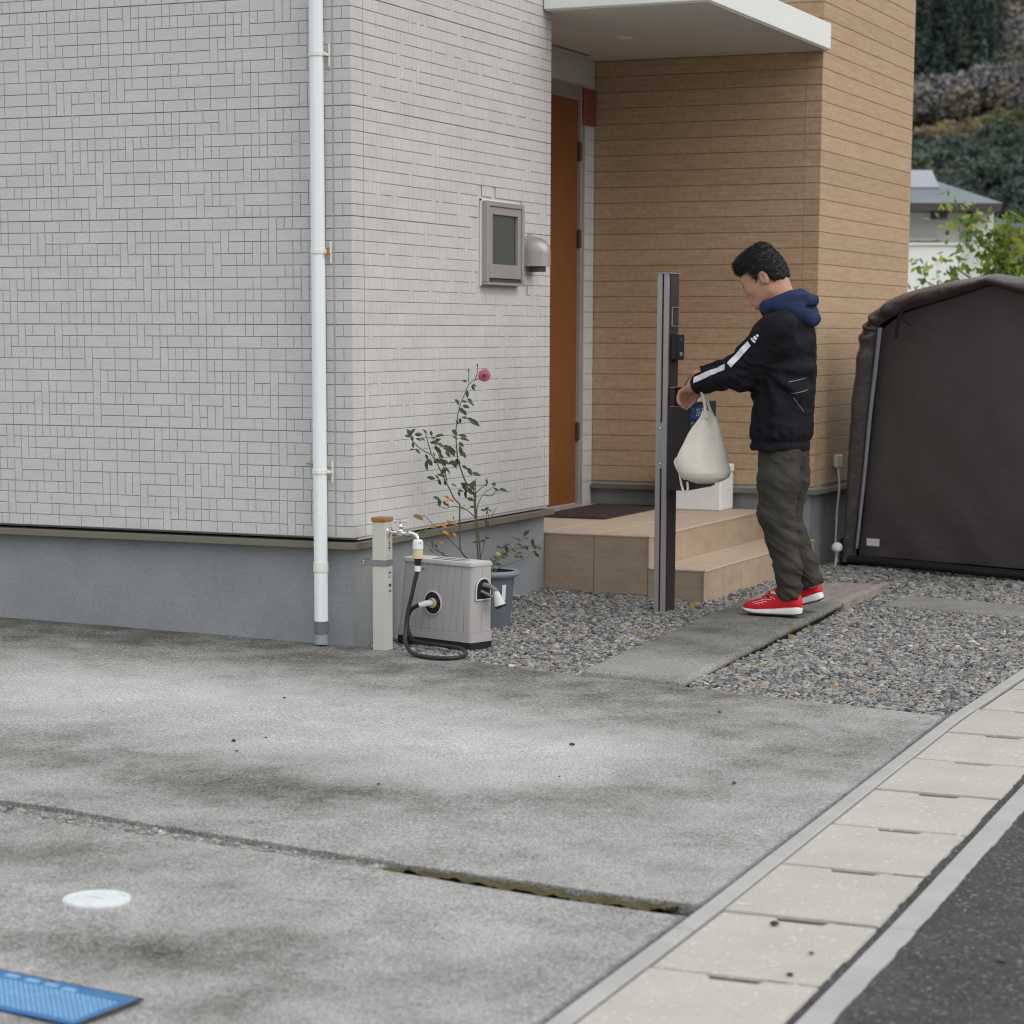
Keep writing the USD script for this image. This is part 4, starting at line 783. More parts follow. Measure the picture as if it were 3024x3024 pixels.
LV = [(0.88,0.603,0.036,-76,0),(0.776,0.568,0.034,-42,0),(0.851,0.568,0.029,-3,0),(0.868,0.546,0.031,-10,0),(0.822,0.528,0.034,-40,0),(0.851,0.52,0.029,-52,0),(0.857,0.496,0.029,-3,0),(0.962,0.471,0.053,-28,0),(0.921,0.485,0.034,-19,0),(0.805,0.483,0.024,-90,0),(0.774,0.48,0.022,118,0),(0.748,0.433,0.034,-43,0),(0.754,0.411,0.029,-17,0),(0.834,0.417,0.036,0,0),(0.851,0.402,0.043,-4,0),(0.816,0.38,0.029,-36,0),(0.811,0.352,0.043,-76,0),(0.839,0.334,0.038,-43,0),(0.909,0.253,0.036,-63,0),(0.857,0.272,0.029,-36,0),(0.986,0.234,0.046,-8,0),(0.782,0.3,0.034,-51,0),(0.742,0.293,0.038,-34,0),(0.949,0.626,0.029,-44,0),(0.856,0.659,0.022,156,0),(0.961,0.638,0.024,-3,0),(0.909,0.574,0.022,-11,0),(0.932,0.557,0.034,-28,0),(0.274,0.446,0.038,115,0),(0.306,0.452,0.034,50,0),(0.264,0.435,0.029,161,0),(0.369,0.438,0.034,11,0),(0.358,0.434,0.029,-9,0),(0.316,0.394,0.026,-76,0),(0.306,0.42,0.024,-105,0),(0.369,0.413,0.024,-11,0),(0.412,0.411,0.024,-14,0),(0.358,0.362,0.029,-36,0),(0.305,0.374,0.019,175,0),(0.433,0.447,0.029,-25,0),(0.498,0.435,0.024,-75,0),(0.52,0.416,0.029,168,0),(0.575,0.423,0.029,20,0),(0.602,0.429,0.022,-4,0),(0.564,0.405,0.029,28,0),(0.542,0.392,0.034,-20,0),(0.509,0.393,0.024,162,0),(0.597,0.385,0.034,-20,0),(0.652,0.378,0.036,18,0),(0.552,0.368,0.029,-63,0),(0.697,0.357,0.053,-19,0),(0.72,0.346,0.043,-43,0),(0.663,0.363,0.034,2,0),(0.585,0.352,0.034,-75,0),(0.53,0.343,0.019,-54,0),(0.608,0.332,0.029,-39,0),(0.674,0.339,0.034,-42,0),(0.454,0.335,0.026,-53,0),(0.449,0.298,0.046,-98,0),(0.487,0.31,0.034,-53,0),(0.574,0.31,0.038,-25,0),(0.619,0.303,0.043,-52,0),(0.652,0.302,0.038,-20,0),(0.719,0.298,0.038,11,0),(0.742,0.283,0.034,-38,0),(0.541,0.307,0.024,173,0),(0.63,0.265,0.038,49,0),(0.663,0.268,0.038,-27,0),(0.686,0.257,0.034,-64,0),(0.607,0.247,0.038,160,0),(0.497,0.242,0.036,166,0),(0.585,0.215,0.034,-75,0),(0.641,0.208,0.024,-79,0),(0.563,0.236,0.029,-36,0),(0.742,0.199,0.029,-17,0),(0.857,0.19,0.043,-26,0),(0.857,0.181,0.048,-77,0),(0.863,0.151,0.038,-97,0),(0.927,0.191,0.034,10,0),(0.939,0.176,0.034,-27,0),(0.811,0.171,0.026,-6,0),(0.794,0.155,0.024,-76,0),(0.921,0.123,0.034,-16,0),(0.939,0.088,0.022,-7,0),(0.951,0.192,0.038,62,0),(0.915,0.163,0.043,-52,0),(0.962,0.145,0.029,126,0),(0.557,0.149,0.034,-17,0),(0.585,0.128,0.034,-76,0),(0.652,0.117,0.034,-28,0),(0.663,0.142,0.029,-20,1),(0.714,0.127,0.024,-29,1),(0.669,0.123,0.019,0,2),(0.851,0.103,0.014,-11,1),(0.834,0.088,0.019,-8,0),(1.1,0.196,0.024,-53,0),(1.094,0.179,0.017,-79,0),(1.179,0.174,0.026,-25,0),(1.21,0.15,0.029,-29,0),(1.29,0.143,0.038,-4,0),(1.191,0.178,0.019,90,0),(1.058,0.07,0.024,0,0),(1.094,0.073,0.026,44,0),(1.131,0.065,0.024,-13,0),(1.1,0.057,0.019,-105,0),(1.101,0.003,0.043,-64,0),(1.083,-0.011,0.029,-165,0),(1.125,-0.014,0.024,-6,0),(1.053,-0.07,0.029,33,0),(0.975,-0.072,0.029,172,0),(1.107,-0.065,0.024,-6,0),(0.367,0.082,0.043,-18,4),(0.405,0.077,0.029,-65,1),(0.41,0.013,0.038,165,0),(0.458,0.017,0.034,-45,4),(0.513,0.022,0.029,6,1),(0.629,0.025,0.031,-24,1),(0.68,0.029,0.024,-66,1),(0.731,0.027,0.034,-2,1),(0.651,-0.015,0.034,-17,1),(0.697,-0.028,0.024,-105,1),(0.748,-0.029,0.029,-40,1),(0.607,-0.05,0.019,-9,1),(0.731,0.051,0.017,-107,1),(0.513,-0.054,0.034,-64,0),(0.502,-0.076,0.029,-39,0),(0.573,-0.082,0.029,-20,0),(0.618,-0.098,0.029,-14,0),(0.551,-0.066,0.024,-55,0),(1.574,-0.083,0.036,46,0),(1.419,-0.089,0.029,-20,0),(1.47,-0.101,0.024,-12,0),(1.574,-0.111,0.022,-16,0),(1.653,-0.136,0.038,-67,0),(1.694,-0.16,0.034,-14,3),(1.734,-0.171,0.034,4,3),(1.667,-0.158,0.029,-51,3),(1.242,-0.118,0.029,-7,0),(1.23,-0.14,0.029,-28,2),(1.305,-0.118,0.026,47,0),(1.33,-0.135,0.034,-75,0),(1.419,-0.135,0.019,8,2),(1.419,-0.153,0.034,-20,3),(1.496,-0.134,0.029,-20,0),(1.535,-0.147,0.024,6,0),(1.484,-0.163,0.029,14,0),(1.574,-0.15,0.026,-51,0),(1.458,-0.182,0.034,-10,3),(1.51,-0.189,0.024,-6,0),(1.614,-0.187,0.012,-11,2),(1.681,-0.185,0.024,-21,0),(1.708,-0.203,0.034,-39,0),(1.701,-0.216,0.014,-19,2),(1.205,-0.16,0.034,-28,0),(1.28,-0.167,0.034,-13,3),(1.156,-0.166,0.034,-52,0),(1.318,-0.155,0.029,-39,0),(1.355,-0.112,0.019,-7,0),(1.28,-0.149,0.024,90,3),(1.169,-0.182,0.034,46,0),(1.23,-0.193,0.029,8,0)]
RB = thing("rose_bush", "thin rose bush with one pink bloom growing from the grey blue pot", "rose bush", (0.22, 0.95, -0.24))
r2 = random.Random(5)
ZB = -0.235
def rose_x(y, z):                                                  # canes rise from the pot and lean to the wall
    t = min(1.0, max(0.0, (z - ZB) / 0.9)); return 0.205 - 0.075 * t + 0.02 * math.sin(7 * y + 5 * z)
def shift(y, x): return y + (x - 0.13) * -2.17                      # keeps a cane on its line of sight from the street
for si, s in enumerate(ST):
    pts = []
    for (y, z) in s:
        if z < ZB - 0.005: continue
        x = rose_x(y, z); pts.append((x, shift(y, x), z + 0.0))
    if len(pts) < 2: continue
    root = abs(s[0][1] - min(p[1] for p in s)) < 1e-6 and s[0][1] < -0.15
    if root: pts = [(PC[0] + (pts[0][0] - PC[0]) * 0.3 + 0.004 * si % 0.02, PC[1] + (pts[0][1] - PC[1]) * 0.3, ZB - 0.03)] + pts
    n = max(12, 6 * len(pts)); sp = spline(pts, n); L = len(sp)
    th = (0.0042 if si in (0, 1, 3) else 0.0028) * (1 - 0.62 * np.linspace(0, 1, L))
    cane = obj("cane", tube(sp, th, 7), "stem", RB, smooth=True)
    if si in (0, 1, 3, 5):
        th_ = []
        for k in range(8, L - 4, 5):
            d = np.array([r2.uniform(-1, 1), r2.uniform(-1, 1), -0.3]); d /= np.linalg.norm(d); th_.append(tube([sp[k], sp[k] + d * 0.007, sp[k] + d * 0.010], [0.0022, 0.001, 0.0002], 4))
        if th_: obj("thorns", cat(*th_), "bud", cane)
def leaf_mesh(base, d, nrm, L, w):
    d, nrm = d / np.linalg.norm(d), nrm / np.linalg.norm(nrm); s = np.cross(nrm, d); s /= np.linalg.norm(s); nrm = np.cross(d, s); v, f = [], []
    st_ = [(0.0, 0.02), (0.18, 0.62), (0.42, 1.0), (0.68, 0.78), (0.88, 0.36), (1.0, 0.0)]
    for i, (t, ww) in enumerate(st_):
        c = base + d * L * t - nrm * L * 0.22 * t * t; 
        for k in (-1, 0, 1): v.append(c + s * (k * ww * w / 2) + nrm * (abs(k) * ww * w * 0.16))
    for i in range(len(st_) - 1):
        for k in (0, 1): a = i * 3 + k; f += [(a, a + 1, a + 4), (a, a + 4, a + 3)]
    return np.array(v), np.array(f)
for y, z, L, ang, col in LV:
    x = rose_x(y, z) + r2.uniform(-0.02, 0.02); p = np.array([x, shift(y, x), z]); a = math.radians(ang)
    # leaf directions lie mostly in the plane seen from the street
    side = np.array([0.917, 0.40, 0.0]); d = side * math.cos(a) + np.array([0, 0, math.sin(a)]) + np.array([0.4, -0.917, 0]) * r2.uniform(-0.45, 0.45)
    nrm = np.array([0.4, -0.917, 0.0]) * r2.uniform(0.35, 1.0) + np.array([0, 0, 1.0]) * r2.uniform(0.2, 0.9) + side * r2.uniform(-0.5, 0.5)
    L2 = L * 1.12; dn = d / np.linalg.norm(d)
    obj("leaf", leaf_mesh(p - dn * L2 / 2, d, nrm, L2, L2 * r2.uniform(0.42, 0.56)), f"leaf{int(col)}", RB, smooth=True)
fl_c = np.array([0.15, 1.074 - 0.02 * 2.17, 0.682]); FL = obj("bloom_centre", lathe([(0, -0.004), (0.005, 0.0), (0.004, 0.008), (0, 0.010)], fl_c, 10, (0.5, -0.85, 0.15)), "leaf0", RB, label="green calyx at the back of the bloom")
ax = np.array([0.45, -0.88, -0.1]); ax /= np.linalg.norm(ax); a1 = np.cross(ax, [0, 0, 1.0]); a1 /= np.linalg.norm(a1); a2 = np.cross(ax, a1)
for rr, n_, L, cup in ((0, 6, 0.031, 0.30), (1, 6, 0.026, 0.6), (2, 5, 0.020, 1.0)):
    for k in range(n_):
        t = 2 * np.pi * (k + 0.5 * rr) / n_ + r2.uniform(-0.15, 0.15); rad = a1 * math.cos(t) + a2 * math.sin(t); tan = np.cross(ax, rad); v, f = [], []
        for i, u in enumerate(np.linspace(0, 1, 6)):
            wdt = 0.021 * math.sin(math.pi * (0.12 + 0.75 * u)) * (1 - 0.12 * rr)
            for j, s_ in enumerate(np.linspace(-1, 1, 5)):
                v.append(fl_c + rad * L * u * (1 - 0.25 * cup * u) - ax * (L * cup * u * u * 0.7 + 0.005 * rr) + tan * wdt * s_ - ax * 0.006 * s_ * s_ + ax * r2.uniform(-0.001, 0.001))
        for i in range(5):
            for j in range(4): a = i * 5 + j; f += [(a, a + 1, a + 6), (a, a + 6, a + 5)]
        obj("petal", (np.array(v), np.array(f)), "petal", RB, smooth=True)
for k in range(5):
    t = 2 * np.pi * k / 5; rad = a1 * math.cos(t) + a2 * math.sin(t); obj("sepal", leaf_mesh(fl_c + ax * 0.003, rad + ax * 0.3, ax, 0.018, 0.006), "leaf3", RB)
for (y, z) in ((0.897, 0.708), (0.996, 0.729), (1.667, -0.121)):
    x = rose_x(y, z); obj("bud", lathe([(0, -0.010), (0.0038, -0.004), (0.0034, 0.003), (0, 0.010)], (x, shift(y, x), z), 10), "bud" if z > 0 else "petal", RB, smooth=True)

# ================================================================== small things lying about
MAT["pebble"] = M("dark_pebble", (0.055, 0.055, 0.058), 0.8, 0.3, 60)
MAT["dry_leaf"] = M("pale_leaf", (0.50, 0.46, 0.34), 0.7, 0.2, 60, trans=0.2)
def pebble(x, y, z, r, lab, k): 
    s = stones[k % 7].copy(); s.apply_scale(r); s.apply_translation((x, y, z + r * 0.4)); obj("pebble", s, "pebble", smooth=40, label=lab, cat="pebble", group="dark specks of grit lying on the concrete")
for i, (x, y, r, lab) in enumerate([(0.71, -2.252, 0.008, "dark pebble left of a second one on the pale middle of the concrete pad"), (0.816, -2.412, 0.006, "small dark pebble nearest to the one at its upper left on the pad"), (0.775, -2.15, 0.005, "tiny dark pebble behind the pair on the left of the pad"), (0.416, -1.376, 0.006, "dark pebble alone on the pad below the cream tap post"),
        (1.766, -1.852, 0.009, "dark pebble on the pale patch in the middle of the pad"), (1.937, -2.378, 0.005, "small dark pebble on the pad nearer than the pale patch"), (1.997, -1.007, 0.007, "dark pebble on the pad just before the end of the path slab"), (2.461, -2.258, 0.007, "dark pebble on the pad near the gutter edge"), (1.487, -2.72, 0.006, "dark pebble in front of the large stain on the pad")]): pebble(x, y, GZ + 0.001, r, lab, i)
for i, (x, y, r) in enumerate([(3.079, -3.846, 0.011), (3.236, -4.244, 0.008), (3.228, -4.057, 0.006)]):
    pebble(x, y, GZ + 0.002, r, ("larger grey pebble on a gutter lid beside its lifting slot", "small dark pebble on the gutter lid nearest the bottom of the photo", "tiny dark pebble between two lifting slots on the gutter lids")[i], i + 2)
pebble(3.62, -3.93, GZ - 0.004, 0.010, "black pebble lying on the asphalt of the road", 4)
for i, (x, y, z, L, m_, a, lab) in enumerate([(0.896, 1.844, -0.455, 0.045, "leaf2", 1.2, "yellow leaf standing in the gravel beside the foot of the post"), (0.964, 1.573, -0.462, 0.055, "dry_leaf", 0.3, "pale dry leaf lying on the gravel left of the path slab"), (1.66, 1.329, -0.468, 0.04, "leaf3", 1.3, "green shoot against the path slab below the man's heel"), (1.625, 1.10, -0.468, 0.04, "leaf2", 0.9, "yellow green leaf leaning on the side of the path slab"),
        (1.73, 0.25, -0.470, 0.03, "leaf3", 0.6, "small green leaf by the slab edge nearer to the pad"), (2.55, -0.20, -0.476, 0.025, "leaf1", 0.2, "orange brown leaf bit in the gravel near the gutter"), (2.212, -0.23, -0.476, 0.025, "leaf1", 0.3, "orange leaf bit in the gravel before the middle of the pad edge"), (0.93, 0.993, -0.468, 0.035, "leaf1", 0.2, "orange brown leaf on the gravel in front of the post")]):
    d = np.array([math.cos(i * 1.7), math.sin(i * 1.7), math.tan(a) * 0.6]); obj("fallen_leaf", leaf_mesh(np.array([x, y, z]), d, np.array([0.3, -0.6, 0.8]), L, L * 0.62), m_, smooth=True, label=lab, cat="leaf")
RC = thing("drain_cap", "round white drain cap set in the concrete near the bottom left", "drain cap", (1.52, -4.286, GZ))
MAT["cap_white"] = M("worn_white_plastic", (0.62, 0.66, 0.67), 0.55, 0.08, 30, bump=0.2, bscale=200)
obj("cap_disc", lathe([(0, 0.006), (0.060, 0.0065), (0.062, 0.0045), (0.066, 0.0045), (0.068, 0.0065), (0.080, 0.005), (0.082, 0.0), (0.082, -0.02)], (1.52, -4.286, GZ + 0.002), 48), "cap_white", RC, smooth=40)
obj("cap_grip", cat(box(1.49, 1.55, -4.292, -4.280, GZ + 0.0078, GZ + 0.0105, 0.001)), "cap_white", RC)
obj("cap_mark", cat(*[lathe([(0, 0.0025), (0.004, 0.002), (0.005, 0)], (1.52 + 0.045 * math.cos(a), -4.286 + 0.045 * math.sin(a), GZ + 0.0078), 8) for a in np.linspace(0, 2 * np.pi, 13)[:-1]]), "cap_white", RC)
MAT["blue_lid"] = M("blue_lid", (0.035, 0.15, 0.34), 0.45, 0.12, 9)
MAT["blue_light"] = M("worn_blue", (0.20, 0.40, 0.60), 0.5, 0.15, 30)
BLC = thing("meter_lid", "blue meter box lid with raised dots at the bottom left corner", "meter lid", (1.78, -5.05, GZ))
bc_ = np.array([2.077, -4.973, GZ + 0.003]); b1 = np.array([-0.383, 0.060, 0]); b1 /= np.linalg.norm(b1); b2 = np.array([0.012 - 0.03, -0.165, 0]); b2 = b2 / np.linalg.norm(b2)
obj("lid_plate", obox(bc_ + b2 * 0.0, b1 * 0.46, b2 * 0.205, np.array([0, 0, 0.006]), 0.002), "blue_lid", BLC)
obj("lid_frame", cat(obox(bc_ - b1 * 0.008 - b2 * 0.008, b1 * 0.476, b2 * 0.0065, np.array([0, 0, 0.004])), obox(bc_ - b1 * 0.008 - b2 * 0.0014, b1 * 0.0065, b2 * 0.207, np.array([0, 0, 0.004]))), "gutter_dark", BLC)
dots = [lathe([(0, 0.003), (0.0034, 0.0026), (0.0050, 0)], bc_ + b1 * (0.018 + 0.0145 * i) + b2 * (0.055 + 0.0145 * j) + [0, 0, 0.006], 6) for i in range(30) for j in range(10)]
obj("lid_dots", cat(*dots), "blue_light", BLC, kind="stuff")
mk = [obox(bc_ + b1 * a + b2 * c + [0, 0, 0.006], b1 * w, b2 * h, np.array([0, 0, 0.003])) for a, c, w, h in ((0.14, 0.030, 0.035, 0.016), (0.195, 0.025, 0.032, 0.018), (0.25, 0.022, 0.034, 0.018), (0.31, 0.02, 0.034, 0.018), (0.30, 0.10, 0.050, 0.014))]
obj("lid_marks", cat(*mk), "blue_light", BLC)
obj("key_hole", lathe([(0, 0.001), (0.006, 0.0005), (0.007, 0)], bc_ + b1 * 0.235 + b2 * 0.004 + [0, 0, 0.006], 12), "black", BLC)

# ================================================================== storage tent beside the house
MAT["tent"] = M("brown_tarp", (0.062, 0.054, 0.056), 0.42, 0.12, 3, bump=0.25, bscale=14, dist=0.02, spec=0.5)
MAT["tent_hood"] = M("brown_tarp_hood", (0.050, 0.040, 0.040), 0.36, 0.15, 5, bump=0.4, bscale=22, dist=0.02, spec=0.5)
MAT["zip"] = M("grey_piping", (0.24, 0.26, 0.31), 0.5, 0.05, 9)
TO = np.array([1.009, 4.368, 0.0]); TE = np.array([0.938, -0.346, 0.0]); TN = np.array([-0.346, -0.938, 0.0])
def tw(e, z, out=0.0): return TO + TE * e + TN * out + np.array([0, 0, z])
TT = thing("storage_tent", "dark brown fabric storage tent with an arched hood beside the house", "storage tent", tuple(tw(0.9, -0.45)))
LO = [(-0.078, -0.442), (-0.070, -0.132), (-0.064, 0.363), (-0.043, 0.618), (-0.006, 0.902 - 0.05), (0.04, 0.955), (0.09, 1.018), (0.197, 1.081), (0.348, 1.127), (0.495, 1.156), (0.692, 1.187), (0.885, 1.212)]
LI = [(0.030, -0.442), (0.062, -0.085), (0.095, 0.27), (0.122, 0.621), (0.140, 0.86), (0.150, 0.905), (0.175, 0.940), (0.270, 0.985), (0.365, 1.018), (0.565, 1.067), (0.72, 1.105), (0.887, 1.151)]
def both(P, n):
    s = spline([(a, b, 0) for a, b in P], n)[:, :2]
    return np.vstack([s, np.stack([1.77 - s[::-1][1:, 0], s[::-1][1:, 1]], 1)])
so, si_ = both(LO, 132), both(LI, 132); k = min(len(so), len(si_)); so, si_ = so[:k], si_[:k]
q = np.linspace(0, 1, 15); v = []
arc = np.concatenate([[0], np.cumsum(np.linalg.norm(np.diff(so, axis=0), axis=1))])
for i in range(k):
    for u in q:
        p = so[i] * (1 - u) + si_[i] * u; cr = math.exp(-((arc[i] - 1.55) / 0.45) ** 2) + math.exp(-((arc[-1] - arc[i] - 1.55) / 0.45) ** 2) + 0.25
        fold = cr * 0.016 * math.sin(arc[i] * 46 + 3 * math.sin(arc[i] * 9) + u * 1.2) * math.sin(math.pi * u) 
        out = -0.10 * (1 - u) ** 2 + 0.075 * math.sin(math.pi * (0.12 + 0.88 * u)) + fold + 0.012 * (float(noise(np.array([arc[i] * 6, u * 3, 1.0]), 3)) - 0.5)
        v.append(tw(p[0], p[1], out))
v = np.array(v); nq = len(q); i, j = np.meshgrid(np.arange(k - 1), np.arange(nq - 1), indexing="ij"); a = (i * nq + j).ravel()
obj("hood", (v, np.vstack([np.stack([a, a + 1, a + nq + 1], 1), np.stack([a, a + nq + 1, a + nq], 1)])), "tent_hood", TT, smooth=True, label="gathered hood band over the tent front")
# front panel, slack, with its edge piping
ev, zv = np.linspace(0.0, 1.0, 70), np.linspace(0.0, 1.0, 60); v = []
for a_ in ev:
    for b_ in zv:
        z = -0.405 + b_ * 1.55; lo = np.interp(z, [p[1] for p in LI], [p[0] for p in LI]); lo = max(lo, np.interp(z, [-0.45, 0.9, 0.985, 1.02, 1.067, 1.105, 1.151], [0.03, 0.15, 0.27, 0.365, 0.565, 0.72, 0.886]))
        e = lo + a_ * (1.77 - 2 * lo); cx = (e - 0.9) / 0.8
        sag = -0.03 + 0.05 * math.sin(math.pi * a_) * math.sin(math.pi * min(1, b_ * 1.05)) + 0.045 * (float(fbm(np.array([e * 1.6 + b_ * 0.8, z * 1.1, 0.3]), 3, 4)) - 0.5) + 0.006 * math.sin(14 * (e + 1.1 * z)) * math.exp(-b_ * 4)
        v.append(tw(e, z, sag))
v = np.array(v); n2 = len(zv); i, j = np.meshgrid(np.arange(len(ev) - 1), np.arange(n2 - 1), indexing="ij"); a = (i * n2 + j).ravel()
obj("front_panel", (v, np.vstack([np.stack([a, a + n2, a + n2 + 1], 1), np.stack([a, a + n2 + 1, a + 1], 1)])), "tent", TT, smooth=True)
zp = [tw(e, z, 0.012) for e, z in ((0.052, -0.36), (0.075, -0.12), (0.100, 0.15), (0.123, 0.427), (0.150, 0.68), (0.174, 0.915))]
obj("piping", loft([np.array([p + TE * w * s + TN * t for s, t in ((-1, 0), (-0.7, 0.008), (0.7, 0.008), (1, 0))]) for p, w in zip(spline(zp, 30), np.linspace(0.010, 0.017, 40))]), "zip", TT, smooth=True, label="pale grey piping down the left edge of the tent front")
obj("ground_bar", cat(tube([tw(-0.05, -0.425, 0.02), tw(1.85, -0.440, 0.02)], 0.026, 12)), "black", TT, smooth=True)
obj("ground_rail", cat(tube([tw(0.02, -0.468, 0.05), tw(0.28, -0.470, 0.05)], 0.012, 10)), "strap", TT, smooth=True)
obj("corner_foot", cat(obox(tw(-0.085, -0.47, 0.0), TE * 0.09, -TN * 0.05, np.array([0, 0, 0.16]), 0.008)), "black", TT)
sv_ = []
body = both(LO, 60); rg = []
for d in (0.08, 0.5, 0.9, 1.3, 1.62): rg.append(np.array([tw(p[0] + 0.01, p[1] - 0.012 - 0.02 * math.sin(d * 4), -d) for p in body]))
obj("tent_cover", loft(rg, caps=False), "tent", TT, smooth=True)
obj("back_panel", loft([rg[-1], rg[-1] * 0.02 + rg[-1].mean(0) * 0.98], caps=True), "tent", TT)
obj("tie_strap", cat(*[loft([np.array([p + TE * w * s + TN * t for s, t in ((-1, 0), (1, 0), (1, 0.005), (-1, 0.005))]) for p, w in zip(spline([tw(*a) for a in pts], 14), np.full(40, 0.011))]) for pts in (((0.338, 1.01, 0.05), (0.326, 0.93, 0.062), (0.312, 0.853, 0.05)), ((0.338, 1.01, 0.052), (0.372, 0.955, 0.066), (0.408, 0.925, 0.05)))]), "black", TT)
obj("care_label", obox(tw(0.125, -0.338, 0.02), TE * 0.088, np.array([0, 0, 0.042]), TN * 0.002), "label", TT, label="small white label sewn on the tent front")
GL = thing("garden_light", "small garden light with a white round head on a stake beside the tent", "garden light", (0.95, 4.28, -0.47))
obj("light_head", lathe([(0, 0.03), (0.020, 0.027), (0.030, 0.012), (0.032, 0.0), (0.020, -0.008), (0, -0.010)], (0.962, 4.235, -0.352), 22, (0.2, -0.75, 0.6)), "coupler_white", GL, smooth=True)
obj("stake", tube([(0.958, 4.25, -0.362), (0.935, 4.29, -0.50)], 0.007, 8), "pvc_cream", GL, smooth=True)

# ================================================================== beyond: neighbour's house, citrus tree, wooded hill
MAT["plaster"] = M("white_plaster", (0.68, 0.70, 0.67), 0.8, 0.05, 2)
MAT["slate"] = M("grey_blue_roof", (0.15, 0.18, 0.205), 0.6, 0.1, 3)
MAT["solar"] = M("solar_sheet", (0.27, 0.28, 0.33), 0.35, 0.05, 2)
MAT["eave_wood"] = M("eave_wood", (0.24, 0.11, 0.05), 0.6, 0.15, 5)
NO = np.array([-1.46, 19.60, 0.0]); NE = np.array([0.917, 0.399, 0.0]); ND = np.array([-0.399, 0.917, 0.0])
def nw(u, d, z): return NO + NE * u + ND * d + np.array([0, 0, z])
NH = thing("neighbour_house", "white plastered neighbour's house with a grey blue hipped roof", "house", tuple(nw(-3, 3, -0.6)))
obj("wall", obox(nw(-7, 0, -0.6), NE * 7, ND * 6, np.array([0, 0, 2.93])), "plaster", NH)
def hip(u0, u1, d0, d1, z0, rise):
    h = (d1 - d0) / 2; v = np.array([nw(u0, d0, z0), nw(u1, d0, z0), nw(u1, d1, z0), nw(u0, d1, z0), nw(u0 + h * 1.05, d0 + h, z0 + rise), nw(u1 - h * 1.05, d0 + h, z0 + rise)])
    return v, np.array([(0, 1, 5), (0, 5, 4), (1, 2, 5), (2, 3, 4), (2, 4, 5), (3, 0, 4), (0, 3, 2), (0, 2, 1)])
rf_ = obj("roof", hip(-7.5, 0.02, -0.45, 6.4, 2.415, 1.55), "slate", NH)
obj("fascia", obox(nw(-7.5, -0.45, 2.325), NE * 7.5, ND * 6.8, np.array([0, 0, 0.088])), "alu_dark", NH)
obj("roof_panel", obox(nw(-1.6, -0.02, 2.585), NE * 0.93, ND * 0.52 + np.array([0, 0, 0.235]), np.array([0, -0.02, 0.04])), "solar", rf_)
obj("wall", obox(nw(0.005, 1.5, -0.6), NE * 1.2, ND * 4, np.array([0, 0, 2.6])), "plaster", NH)
wr = np.array([nw(-0.1, 0.6, 2.28), nw(1.8, 0.8, 1.90), nw(1.8, 5, 1.90), nw(-0.1, 5, 2.28)]); 
obj("side_roof", (np.vstack([wr, wr + [0, 0, 0.07]]), np.array([(0, 2, 1), (0, 3, 2), (4, 5, 6), (4, 6, 7), (0, 1, 5), (0, 5, 4), (1, 2, 6), (1, 6, 5), (3, 0, 4), (3, 4, 7)])), "slate", NH)
obj("side_eave", (np.vstack([wr, wr - [0, 0, 0.09]]) + [0, 0, -0.001], np.array([(0, 1, 2), (0, 2, 3), (4, 6, 5), (4, 7, 6), (0, 5, 1), (0, 4, 5)])), "eave_wood", NH)
obj("window", obox(nw(0.06, 1.47, 1.85), NE * 0.28, ND * 0.02, np.array([0, 0, 0.25])), "room", NH)
obj("drain_pipe", cat(tube([nw(-0.30, -0.04, 2.34), nw(-0.30, -0.04, 1.98)], 0.035, 8), tube([nw(-0.70, -0.2, 2.33), nw(-0.70, -0.2, 2.24)], 0.10, 10)), "alu_dark", NH)
obj("canopy", obox(nw(-2.2, -0.30, 1.97), NE * 1.55, ND * 0.295, np.array([0, 0, 0.055]), 0.01), "alu", NH)
GW = thing("garden_wall", "bright white low building side in front of the neighbour's house", "outbuilding", tuple(nw(-2, -1.0, -0.6)))
obj("wall", obox(nw(-3.5, -1.0, -0.6), NE * 2.92, ND * 0.6, np.array([0, 0, 2.50])), "white", GW)
obj("coping", obox(nw(-3.52, -1.02, 1.901), NE * 2.96, ND * 0.64, np.array([0, 0, 0.03])), "plaster", GW)

MAT["citrus0"] = M("citrus_leaf", (0.12, 0.20, 0.035), 0.5, 0.35, 6, trans=0.35)
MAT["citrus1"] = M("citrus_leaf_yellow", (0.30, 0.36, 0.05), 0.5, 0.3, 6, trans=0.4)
MAT["bark"] = M("bark", (0.10, 0.085, 0.07), 0.9, 0.3, 12)
def leaf_cloud(centres, n, L, seed, spread):
    g = np.random.default_rng(seed); c = centres[g.integers(0, len(centres), n)] + g.normal(0, spread, (n, 3)); d = g.normal(0, 1, (n, 3)); d[:, 2] -= 0.3; d /= np.linalg.norm(d, axis=1, keepdims=True)
    s = np.cross(d, g.normal(0, 1, (n, 3))); s /= np.linalg.norm(s, axis=1, keepdims=True); l = (L * g.uniform(0.7, 1.3, n))[:, None]
    v = np.stack([c, c + d * l * 0.5 + s * l * 0.27, c + d * l, c + d * l * 0.5 - s * l * 0.27], 1).reshape(-1, 3); a = np.arange(n) * 4
    return v, np.vstack([np.stack([a, a + 1, a + 2], 1), np.stack([a, a + 2, a + 3], 1)])
CT = thing("citrus_tree", "yellow green leafy tree behind the brown storage tent", "tree", (0.75, 11.9, -0.6))
tw_ = []; cen = []
base = np.array([0.75, 11.9, -0.6]); r3 = np.random.default_rng(4)
